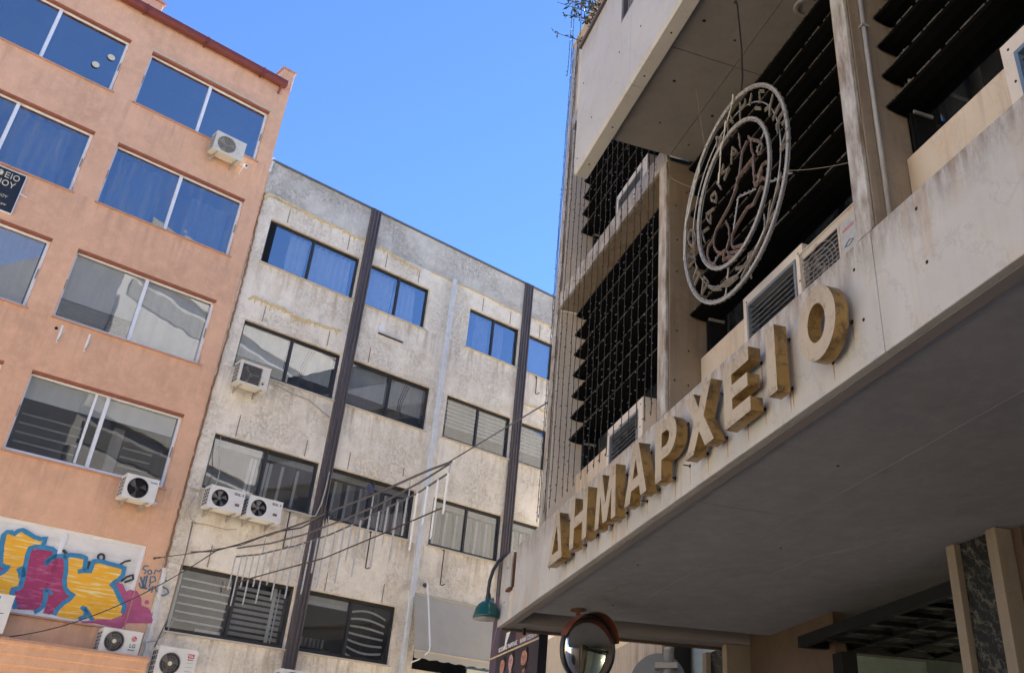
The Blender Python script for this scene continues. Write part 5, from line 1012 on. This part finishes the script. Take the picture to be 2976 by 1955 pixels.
# ------------------------------------------------------------------ rope light emblem
em = thing('light_emblem', 'round rope light town emblem with archer figure hanging before the louvres', 'emblem', 'B', (-5.99, -0.03, 5.52), keep=True)
EC = (-5.99, 6.485)
def cring(r, n=72, dy=0.0): return [(EC[0]+r*math.cos(2*math.pi*k/n), -0.03+dy, EC[1]+r*math.sin(2*math.pi*k/n)) for k in range(n)]
for r_, nt_ in ((0.945, 66), (0.655, 48)):
    m = MB(); m.tube(cring(r_), 0.0125, 8, True); m.tube(cring(r_-0.019), 0.006, 6, True); m.tube(cring(r_-0.008, 72, 0.022), 0.007, 6, True); ro = m.build('ring', M['rope_grey'], em, smooth=True)
    m = MB()
    for k in range(nt_):
        a = 2*math.pi*k/nt_+random.uniform(-.02, .02); c, s_ = math.cos(a), math.sin(a)
        m.tube([(EC[0]+(r_-0.008+0.021*math.cos(q))*c, -0.022+0.022*math.sin(q), EC[1]+(r_-0.008+0.021*math.cos(q))*s_) for q in [i*math.pi/4 for i in range(8)]], 0.0035, 4, True)
    m.build('cable_ties', M['tie'], ro, kind='stuff')
MB().tube(cring(0.80, 64, 0.02), 0.006, 5, True).build('carrier_ring', M['steel'], em)
def strokes(name, lst, r_, mat, dy=0.0, double=True):
    for s_ in lst:
        pts = [(x, -0.03+dy, z) for x, z in s_]
        m = MB(); m.tube(pts, r_, 6)
        if double and len(pts) > 1:
            m.tube([(x+0.014, -0.03+dy-0.012, z+0.006) for x, z in s_], r_*0.8, 6)
        for i in range(len(pts)-1):
            l = math.dist(pts[i], pts[i+1]); n = max(1, int(l/0.07))
            for k in range(n):
                u = (k+0.5)/n; c = Vector(pts[i]).lerp(Vector(pts[i+1]), u); d_ = (Vector(pts[i+1])-Vector(pts[i])).normalized()
                m.tube([c-d_*0.004+Vector((0.006, -0.006, 0.003)), c+d_*0.004+Vector((0.006, -0.006, 0.003))], r_*1.5, 6)
        m.build(name, mat, em)
strokes('letter_stroke', DATA['etext'], 0.0075, M['rope']); strokes('laurel_stroke', DATA['elaurel'], 0.0075, M['rope']); strokes('figure_stroke', DATA['efig'], 0.009, M['rope_rust'], 0.01)
strokes('strut', DATA['estrut'], 0.007, M['steel'], 0.03, False)
for s_ in ([(-6.93, -0.03, 6.4), (-6.85, -0.05, 6.7), (-6.66, -0.05, 7.0), (-6.55, -0.05, 7.12)], [(-5.86, -0.05, 7.40), (-6.0, -0.06, 7.2), (-6.1, -0.06, 7.0), (-6.17, -0.05, 6.75)]):
    m = MB(); m.tube(s_, 0.006, 5)
    for p in s_[::1]: m.tube([Vector(p)+Vector((0, -0.008, -0.05)), Vector(p)+Vector((0.02, -0.008, 0.05))], 0.008, 6)
    m.build('wiring', M['blind_slat'], em)
cable('supply_cable', 'black supply cable drooping from the balcony soffit to the round emblem', 'B', [(-4.95, -0.55, 7.84), (-5.12, -0.38, 7.72), (-5.4, -0.2, 7.55), (-5.62, -0.08, 7.46), (-5.72, -0.04, 7.41)], 0.008, M['cable'])
for k, (ca, cb) in enumerate((((-6.3, -0.2, 7.85), (-6.45, -0.04, 7.30)), ((-5.08, -0.03, 6.10), (-4.38, 0.1, 5.75)), ((-7.45, -0.01, 7.70), (-6.75, -0.03, 7.05)))):
    cable('stay_wire', ('thin stay wire from soffit to the emblem rim', 'thin stay wire from emblem to the right pillar', 'thin stay wire from the left pillar top to the emblem')[k], 'B', sag(ca, cb, 0.02), 0.0022, M['tie'])
# ------------------------------------------------------------------ light strings on the town hall
def light_string(label, b, y, z0, z1, group, step=0.085, lean=0.0, leds=True):
    t = thing('light_string', label, 'string lights', 'B', (b, y, z0), group=group)
    n = int((z1-z0)/0.12); pts = []; x = 0.0
    for k in range(n+1):
        x += random.uniform(-0.006, 0.006); x *= 0.93; pts.append((x + lean*k/n, random.uniform(-0.004, 0.004), (z1-z0)*k/n))
    MB().tube(pts, 0.0048, 4).build('wire', M['led_wire'], t)
    m = MB(); q = MB(); z = 0.03; s_ = 1
    while z < z1-z0-0.03:
        k = min(int(z/((z1-z0)/n)), n-1); px = pts[k][0]; s_ = -s_ if random.random() < 0.75 else s_
        dx = s_*random.uniform(0.018, 0.034); dy = random.uniform(-0.02, 0.01); dz = random.uniform(-0.016, 0.012)
        m.tube([(px, 0, z), (px+dx*0.55, dy*0.55, z+dz*0.55)], 0.0055, 4); q.tube([(px+dx*0.55, dy*0.55, z+dz*0.55), (px+dx, dy, z+dz)], 0.0045, 4)
        z += step*random.uniform(0.75, 1.3)
    m.build('lamp_holders', M['led_wire'], t, kind='stuff'); q.build('bulbs', M['led'], t, kind='stuff')
    return t
xs = [-11.07, -10.90, -10.70, -10.51, -10.29, -10.08, -9.90, -9.71, -9.47, -9.27, -9.09, -8.92, -8.74, -8.55, -8.36, -8.16, -7.96, -7.76, -7.62]
ords = ['first', 'second', 'third', 'fourth', 'fifth', 'sixth', 'seventh', 'eighth', 'ninth', 'tenth', 'eleventh', 'twelfth', 'thirteenth', 'fourteenth', 'fifteenth', 'sixteenth', 'seventeenth', 'eighteenth', 'nineteenth']
for i, x in enumerate(xs):
    light_string('dark fairy light string down the left louvre bay, %s from the building edge' % ords[i], x, -0.05 if i else -0.02, 5.10 + (0.0 if i > 5 else -0.0), 10.7 if x > -10.6 else 12.55, 'fairy light strings over the left bay')
for k, (x, z0) in enumerate(((-10.95, 11.9), (-10.82, 12.1), (-10.44, 12.2), (-10.29, 12.5), (-10.12, 12.6))):
    light_string('fairy light string hanging against the sky above the roof edge, %s from the left' % ords[k], x, -0.1, z0, 14.6, 'fairy light strings above the roof edge', 0.10)
# balcony plants
def plant(label, b, y, z, h, n, spread, lean=0.0):
    t = thing('balcony_plant', label, 'plant', 'B', (b, y, z))
    m = MB(); lf = MB()
    MB().lathe([(0.12, 0), (0.15, 0.28), (0.15, 0.3), (0.13, 0.3), (0.12, 0.26)], (0, 0, -0.02), (0, 0, 1), 14).build('pot', M['sill_orange'], t)
    for k in range(n):
        a = random.uniform(0, 6.28); l = random.uniform(0.5, 1)*h; sp = random.uniform(0.2, 1)*spread
        p0 = Vector((0, 0, 0.2)); p1 = Vector((math.cos(a)*sp*0.4 - lean*0.3, math.sin(a)*sp*0.3 - lean*0.3, l*0.55)); p2 = Vector((math.cos(a)*sp - lean*0.7, math.sin(a)*sp*0.8 - lean, l))
        m.tube([p0, p1, p2], [0.010, 0.007, 0.003], 5)
        for j in range(26):
            u = random.uniform(0.25, 1); c = p0.lerp(p1, u*2) if u < 0.5 else p1.lerp(p2, (u-0.5)*2)
            d_ = Vector((random.uniform(-1, 1), random.uniform(-1, 1), random.uniform(-0.4, 1))).normalized(); ll = random.uniform(0.05, 0.09); s_ = d_.cross(Vector((random.uniform(-1,1), random.uniform(-1,1), 0.3))).normalized()*0.013
            lf.add([c, c+d_*ll*0.5+s_, c+d_*ll, c+d_*ll*0.5-s_], [[0,1,2,3]])
    m.build('stems', M['twig'], t, kind='stuff'); lf.build('leaves', M['leaf'], t, recalc=False, kind='stuff')
plant('dark leafy shrub hanging over the end of the balcony parapet', -7.45, -0.46, 9.42, 1.25, 44, 0.55, 0.35)
plant('second dark leafy shrub on the balcony, nearer the camera', -6.55, -0.46, 9.42, 1.2, 34, 0.5, 0.2)
plant('thin twiggy plant at the far end of the balcony', -7.85, -0.46, 9.42, 1.1, 9, 0.45, 0.3)
for z, x0, x1 in ((9.32, -8.0, -5.0),): MB().box(x0, x1, -0.64, -0.2, 9.30, 9.40).build('planter_shelf', M['concrete'], th)

# ------------------------------------------------------------------ street decoration on wires
wa = Vector(DATA['wa']); wd = Vector(DATA['wd']); wang = math.atan2(wd.y, wd.x)
def WP(s_, z, y=0.0):
    return Vector((wa.x, wa.y, 0)) + wd*s_ + Vector((wd.y, -wd.x, 0))*y + Vector((0, 0, z))
fr0 = WP(8.0, 5.3); sf = thing('street_light_frame', 'arched steel light frame with hanging tube lights strung across the street', 'light frame', None, tuple(fr0), wang)
def L(p, y=0.0): return (p[0]-8.0, y, p[1]-5.3)
for nm, r_ in (('ftop', 0.017), ('fmid', 0.014), ('fbot', 0.014)):
    MB().tube([L(p) for p in DATA[nm]], r_, 8).build('rail', M['tube_dark'], sf, smooth=True)
for p, q in DATA['fsup']: MB().tube([L(p), L(q)], 0.009, 6).build('spacer', M['steel'], sf)
for i, (s_, zt, zb) in enumerate(DATA['ftube']):
    m = MB(); m.tube([L((s_, zt), -0.01), L((s_, zb), -0.01)], 0.011, 7); m.tube([L((s_+0.02, zt), -0.01), L((s_+0.02, zb+0.02), -0.01)], 0.006, 5)
    z = zb+0.06
    while z < zt-0.05: m.tube([L((s_+0.008, z), -0.012), L((s_+0.008, z+0.008), -0.012)], 0.017, 6); z += 0.11
    m.build('tube_light', M['led_tube'] if i < 23 else M['white'], sf)  # sunlight on the rightmost tubes is put in as white colour
m = MB()
for k in range(9):
    a = random.uniform(0, 6.28); m.tube([L((8.05, 6.46)), L((8.05+0.10*math.cos(a), 6.44+0.07*math.sin(a)), random.uniform(-.05, .05)), L((8.05+random.uniform(-.16, .12), 6.40+random.uniform(-.14, .03)), random.uniform(-.05, .05))], 0.010, 5)
m.build('wire_bundle', M['cable'], sf, kind='stuff')
def wcable(name, label, pts, r_, mat, grp=None):
    o = MB().tube(pts, r_, 6).build(name, mat, None, smooth=True); return tag(o, label, 'wire', grp)
wcable('span_wire', 'steel span wire from the light frame to the town hall corner', [WP(11.5, 6.40), WP(12.6, 6.50), WP(13.66, 6.594)], 0.010, M['tube_dark'])
wcable('span_wire', 'steel span wire anchored by a hook to the orange wall', [WP(0.0, 7.327), WP(2.2, 7.0), WP(4.7, 6.65), WP(5.8, 6.60)], 0.010, M['tube_dark'])
wcable('feed_cable', 'black feed cable twisted along the span wire', [WP(2.2, 7.03), WP(3.4, 6.80), WP(4.7, 6.67, .02), WP(6.1, 6.60, -.02), WP(7.2, 6.42, .03), WP(8.05, 6.47)], 0.013, M['cable'])
wcable('feed_cable', 'brown cable crossing below the hanging tube lights', [WP(p[0], p[1], 0.02) for p in DATA['fcab'][1:5]], 0.011, M['rod'])
p0 = P('A', DATA['cab3a'][0], -0.05, DATA['cab3a'][1]); p1 = WP(*DATA['cab3'])
wcable('feed_cable', 'thin dark cable sweeping up across the graffiti', [p0 + (p1-p0)*k/12 - Vector((0, 0, 0.30*4*(k/12)*(1-k/12))) for k in range(13)], 0.010, M['cable'])
ho = thing('wall_hook', 'rusty hook and turnbuckle holding the span wire on the orange wall', 'hook', None, tuple(WP(0.0, 7.327)), wang)
m = MB(); m.tube([(-0.02, 0, -0.06), (0.0, 0, 0.02), (0.06, 0, -0.02), (0.10, 0, 0.0), (0.16, 0, -0.015), (0.24, 0, -0.03)], 0.013, 6); m.tube([(0.30, 0, -0.04), (0.42, 0, -0.06)], 0.018, 6); m.build('hook', M['rust'], ho)
# pigeon sitting on the top rail
pz = DATA['ftop']; pg = thing('pigeon', 'grey pigeon perched on the light frame rail', 'pigeon', None, tuple(WP(9.30, 6.462)), wang + R(155))
m = MB(); sk = [((-0.20, 0, -0.05), 0.010), ((-0.14, 0, -0.01), 0.026), ((-0.08, 0, 0.03), 0.050), ((-0.01, 0, 0.075), 0.066), ((0.05, 0, 0.115), 0.058), ((0.085, 0, 0.155), 0.036), ((0.10, 0, 0.185), 0.030), ((0.125, 0, 0.197), 0.026), ((0.15, 0, 0.193), 0.010)]
m.tube([p for p, r_ in sk], [r_ for p, r_ in sk], 10); bd = m.build('body', M['pigeon'], pg, smooth=True)
MB().tube([(0.145, 0, 0.192), (0.178, 0, 0.182)], [0.008, 0.002], 6).build('beak', M['logo_grey'], bd)
m = MB()
for s_ in (-1, 1): m.add([(0.04, 0.058*s_, 0.13), (-0.06, 0.060*s_, 0.085), (-0.17, 0.022*s_, 0.0), (-0.03, 0.066*s_, 0.05)], [[0,1,2,3]])
m.build('wings', M['coping'], bd, recalc=False)
for s_ in (-1, 1): MB().tube([(0.0, 0.02*s_, 0.04), (0.015, 0.02*s_, -0.0)], 0.005, 5).build('leg', M['poster_brown'], pg)

# ------------------------------------------------------------------ lamp, mirror, signs, banner
lp = DATA['lamp']; lb = Vector(lp['bot']); lt = thing('street_lamp', 'green enamel bell lamp on a black curved arm beside the canopy corner', 'lamp', None, tuple(lb))
MB().tube([Vector(p)-lb for p in lp['arm']], 0.022, 10).build('arm', M['lamp_black'], lt, smooth=True)
b0 = Vector(lp['arm'][-1])-lb; MB().tube([b0, b0+Vector((0.10, 0.02, -0.30)), b0+Vector((0.12, 0.02, -0.9))], 0.022, 10).build('arm_post', M['lamp_black'], lt, smooth=True)
MB().lathe([(0.165, -0.005), (0.166, 0.03), (0.160, 0.035), (0.155, 0.07), (0.142, 0.12), (0.115, 0.165), (0.075, 0.195), (0.045, 0.205), (0.035, 0.225), (0.03, 0.26), (0.028, 0.265)], (0, 0, -0.045), (0, 0, 1), 32).build('shade', M['lamp_green'], lt, smooth=True)
MB().lathe([(0.158, -0.051), (0.13, -0.048), (0.06, -0.056), (0.001, -0.06)], (0, 0, 0), (0, 0, 1), 24).build('lens', M['steel'], lt, smooth=True)
MB().lathe([(0.034, 0.205), (0.034, 0.25), (0.028, 0.30)], (0, 0, -0.045), (0, 0, 1), 14).build('socket', M['lamp_black'], lt)
mc = Vector(DATA['mir']); mt = thing('traffic_mirror', 'round convex traffic mirror with orange hood under the canopy', 'mirror', None, tuple(mc))
to_c = (Vector((0, 0, 1.6)) - mc); ax = (FR['B']['x'] + FR['B']['y']*0.30 + Vector((0, 0, -0.06))).normalized()
rm = 0.335
MB().lathe([(rm, -0.01)] + [(rm*math.cos(R(a)), 0.085*math.sin(R(a))) for a in (5, 15, 25, 40, 55, 70, 82)] + [(0.001, 0.085)], (0, 0, 0), ax, 40).build('mirror_face', M['mirror'], mt, smooth=True)
MB().lathe([(rm+0.002, -0.05), (rm+0.022, -0.04), (rm+0.024, 0.01), (rm+0.004, 0.018), (rm+0.001, 0.005)], (0, 0, 0), ax, 40).build('rim', M['lamp_black'], mt, smooth=True)
MB().lathe([(0.001, -0.10), (rm*0.6, -0.09), (rm, -0.05)], (0, 0, 0), ax, 40).build('back_shell', M['mir_red'], mt, smooth=True)
u = Vector((0, 0, 1)) - ax*ax.z; u.normalize(); v = ax.cross(u); m = MB(); vs = []; n = 20
for k in range(n+1):
    a = R(-75 + 150*k/n); d_ = u*math.cos(a) + v*math.sin(a); dep = 0.13*math.cos(R(-75+150*k/n)*0.9)+0.02
    for rr_, dd in ((rm+0.026, -0.045), (rm+0.030, dep), (rm+0.036, dep), (rm+0.034, -0.045)): vs.append(d_*rr_ + ax*dd)
m.add(vs, [[4*k+i, 4*k+(i+1) % 4, 4*k+4+(i+1) % 4, 4*k+4+i] for k in range(n) for i in range(4)]); m.build('hood', M['mir_red'], mt, smooth=False)
top = P('B', -11.26, 0.61, 4.222) - mc; m = MB(); m.tube([top, top+Vector((0, 0, -0.18)), Vector((0, 0, 0.1)) - ax*0.12, -ax*0.09], 0.026, 8); m.tube([top+Vector((0, 0, 0.0)), top+Vector((0, 0, -0.02))], 0.09, 10); m.build('bracket', M['rust'], mt)
sc_ = Vector(DATA['sign']); st_ = thing('road_sign', 'grey back of a round road sign clamped to a steel post', 'road sign', None, (sc_.x, sc_.y, 0))
MB().lathe([(0.27, -0.006), (0.275, 0.0), (0.27, 0.006)], (0, 0, sc_.z), (0.12, 1, 0), 40).build('disc', M['plate_grey'], st_)
pp_ = Vector(DATA['post']) - Vector((sc_.x, sc_.y, 0)); MB().tube([(pp_.x, pp_.y-0.08, 0), (pp_.x, pp_.y-0.08, pp_.z)], 0.050, 14).build('post', M['post'], st_, smooth=True)
MB().lathe([(0.052, 0), (0.052, 0.025), (0.001, 0.03)], (pp_.x, pp_.y-0.08, pp_.z), (0, 0, 1), 14).build('post_cap', M['post'], st_)
MB().box(pp_.x-0.13, pp_.x+0.08, pp_.y-0.15, pp_.y+0.0, sc_.z+0.10, sc_.z+0.15).build('clamp', M['post'], st_)
# event banner beyond the canopy
P0 = Vector(DATA['P0']); pd = Vector(DATA['pd']); pang = math.atan2(pd.y, pd.x)
bn = thing('event_banner', 'dark event banner with portraits and white names below the canopy end', 'banner', None, (P0.x, P0.y, 0), pang)
MB().box(-0.72, 0.76, 0, 0.12, 0.6, 5.0).build('box', M['poster_dark'], bn); MB().prism([(-0.965, 0.6), (-0.722, 0.6), (-0.722, 5.0), (-0.965, 5.0)], 0.0, 0.10).build('side_panel', M['poster_purple'], bn)
for k in range(4): MB().tube([(-0.93+k*0.03, -0.002, 4.30+k*0.06), (-0.76+k*0.03, -0.002, 4.62+k*0.06)], 0.004, 4).build('print_line', M['steel'], bn)
MB().box(-0.719, 0.757, -0.004, -0.001, 4.175, 4.9).build('upper_print', M['poster_purple'], bn); MB().prism([(0.0, 4.28), (0.1, 4.22), (0.5, 4.27), (0.75, 4.30), (0.75, 4.85), (-0.02, 4.85)], -0.007, -0.0045).build('print_figure', M['poster_brown'], bn)
MB().prism([(-0.66, 4.18), (-0.1, 4.18), (-0.02, 4.5), (-0.1, 4.85), (-0.6, 4.85)], -0.007, -0.0045).build('print_suit', M['poster_dark'], bn); MB().prism([(-0.42, 4.20), (-0.34, 4.30), (-0.24, 4.42), (-0.38, 4.42), (-0.41, 4.32)], -0.010, -0.0075).build('print_shirt', M['white'], bn)
MB().prism([(-0.965, 4.158), (0.757, 4.152), (0.757, 4.172), (-0.965, 4.178)], -0.008, -0.0005).build('gold_line', M['gold_line'], bn)
mesh_obj('lettering', text_mesh('ΚΟΣΜΑΣ ΒΑΡΕΛΑΣ', 0.072, 0.003, 'LEFT', 0, 0.002), M['white'], bn, (-0.62, -0.012, 4.205)); mesh_obj('lettering', text_mesh('ΦΑΝΗ ΤΣΕΛΕΠΗ', 0.072, 0.003, 'LEFT', 0, 0.002), M['white'], bn, (0.14, -0.012, 4.20))
for fx, fz, fw_, fh, sk_, tilt in ((-0.44, 4.00, 0.085, 0.105, 'skin', 0.02), (-0.14, 4.015, 0.08, 0.11, 'skin_pale', 0.03), (0.32, 3.985, 0.105, 0.125, 'skin', 0.0)):
    MB().prism(circ(fx+tilt, fz+fh*0.30, fw_*1.08, fh*0.95, 18), -0.003, -0.001).build('print_hair', M['hair'], bn)
    MB().prism([(fx-fw_*1.7, fz-0.55), (fx+fw_*1.9, fz-0.55), (fx+fw_*1.5, fz-fh*1.35), (fx+fw_*0.4, fz-fh*1.0), (fx-fw_*0.4, fz-fh*1.0), (fx-fw_*1.3, fz-fh*1.35)], -0.0055, -0.0035).build('print_clothes', M['poster_dark'], bn)
    MB().prism([(fx-fw_*0.36, fz-fh*1.15), (fx+fw_*0.05, fz-fh*1.5), (fx+fw_*0.42, fz-fh*1.1), (fx+fw_*0.4, fz-fh*0.5), (fx-fw_*0.35, fz-fh*0.5)], -0.0080, -0.006).build('print_neck', M[sk_], bn)
    MB().prism([(fx+fw_*math.cos(a)*(0.92 if math.sin(a) < 0 else 0.95), fz+fh*math.sin(a)) for a in [2*math.pi*k/20 for k in range(20)]], -0.0105, -0.0085).build('print_face', M[sk_], bn)
    MB().prism([(fx-fw_, fz+fh*0.35), (fx-fw_*0.6, fz+fh*0.75), (fx+fw_*0.3, fz+fh*0.8), (fx+fw_*0.85, fz+fh*0.45), (fx+fw_*0.9, fz+fh*0.9), (fx, fz+fh*1.2), (fx-fw_*0.9, fz+fh*0.95)], -0.0128, -0.011).build('print_fringe', M['hair'], bn)
    for ex in (-0.4, 0.32): MB().prism(circ(fx+fw_*ex, fz+fh*0.08, fw_*0.16, fh*0.06, 8), -0.0128, -0.011).build('print_eye', M['hair'], bn); MB().box(fx+fw_*ex-fw_*0.22, fx+fw_*ex+fw_*0.22, -0.0128, -0.011, fz+fh*0.22, fz+fh*0.28).build('print_brow', M['hair'], bn)
    MB().prism([(fx-fw_*0.1, fz+fh*0.05), (fx+fw_*0.02, fz+fh*0.05), (fx+fw_*0.06, fz-fh*0.25), (fx-fw_*0.14, fz-fh*0.25)], -0.0122, -0.011).build('print_nose', M['poster_brown'], bn); MB().box(fx-fw_*0.3, fx+fw_*0.25, -0.0128, -0.011, fz-fh*0.52, fz-fh*0.45).build('print_mouth', M['poster_brown'], bn)
    if fx > 0.2: MB().prism([(fx-fw_*0.7, fz-fh*0.45), (fx-fw_*0.35, fz-fh*0.62), (fx+fw_*0.35, fz-fh*0.62), (fx+fw_*0.75, fz-fh*0.3), (fx+fw_*0.6, fz-fh*0.85), (fx, fz-fh*1.08), (fx-fw_*0.5, fz-fh*0.9)], -0.0125, -0.011).build('print_beard', M['hair'], bn)
# pale kiosk blocks beyond the banner
kb = thing('far_building', 'cream rendered building far behind the banner and mirror', 'building', 'B', (-19, 3.0, 0), keep=True)
MB().box(-20.6, -17.8, 3.0, 4.7, 0, 5.6).build('wall', M['beige'], kb); MB().box(-20.7, -17.6, 2.6, 2.998, 4.3, 4.5).build('cornice', M['concrete'], kb)
for k in range(1): MB().box(-20.2+k*3.6, -18.4+k*3.6, 2.96, 3.0, 1.2, 3.2).build('window', M['black'], kb)
# ------------------------------------------------------------------ block across the side street (seen in the window reflections)
tb = thing('apartment_block', 'set back concrete tower storeys above and behind the town hall roof', 'building', 'B', (-3, 9, 0), keep=True)
MB().box(-10.9, 8, 2.6, 12.1, 12.45, 23).build('wall', M['concrete'], tb); MB().box(-10.9, 8, 12.11, 36, 0, 24).build('wall', M['concrete'], tb)
for k in range(8):
    z = 1.0 + k*2.95; y0 = 12.3 if z < 12 else 2.7
    MB().box(-11.05, -10.903, y0, 36, z, z+1.55).build('balcony_front', M['concrete'], tb); MB().box(-10.93, -10.904, y0+0.3, 35.5, z+1.75, z+2.5).build('window_strip', M['strip_glass'], tb)
# ------------------------------------------------------------------ building added behind the camera, never in view, to bounce sun onto the shaded fronts
op = thing('bounce_building', 'unseen cream building added behind the viewpoint to bounce sunlight', 'building', 'B', (6, -20, 0), keep=True)
MB().box(-5, 30, -28, -17, 0, 15).build('wall', M['tan_wall'], op)
for k in range(5):
    for j in range(9): MB().box(-4+j*3.8, -2.2+j*3.8, -17, -16.96, 1.2+k*2.9, 2.7+k*2.9).build('window', M['black'], op)
MB().box(-5.2, 30.2, -17.2, -16.7, 15, 15.3).build('cornice', M['concrete'], op)

sb = thing('sun_blocker_block', 'unseen block added behind the town hall to shade the street', 'building', 'B', (-21, 8, 0), keep=True)  # added out of view to keep the sun off most of the light frame
MB().box(-24.5, -17.3, 5, 15, 0, 16.2).build('wall', M['dull_wall'], sb)
for k in range(5):
    MB().box(-24.3, -17.5, 4.75, 4.997, 5.7+k*2.3, 6.6+k*2.3).build('balcony_front', M['concrete'], sb); MB().box(-24.1, -17.7, 4.96, 4.998, 6.75+k*2.3, 7.6+k*2.3).build('window_strip', M['strip_glass'], sb)
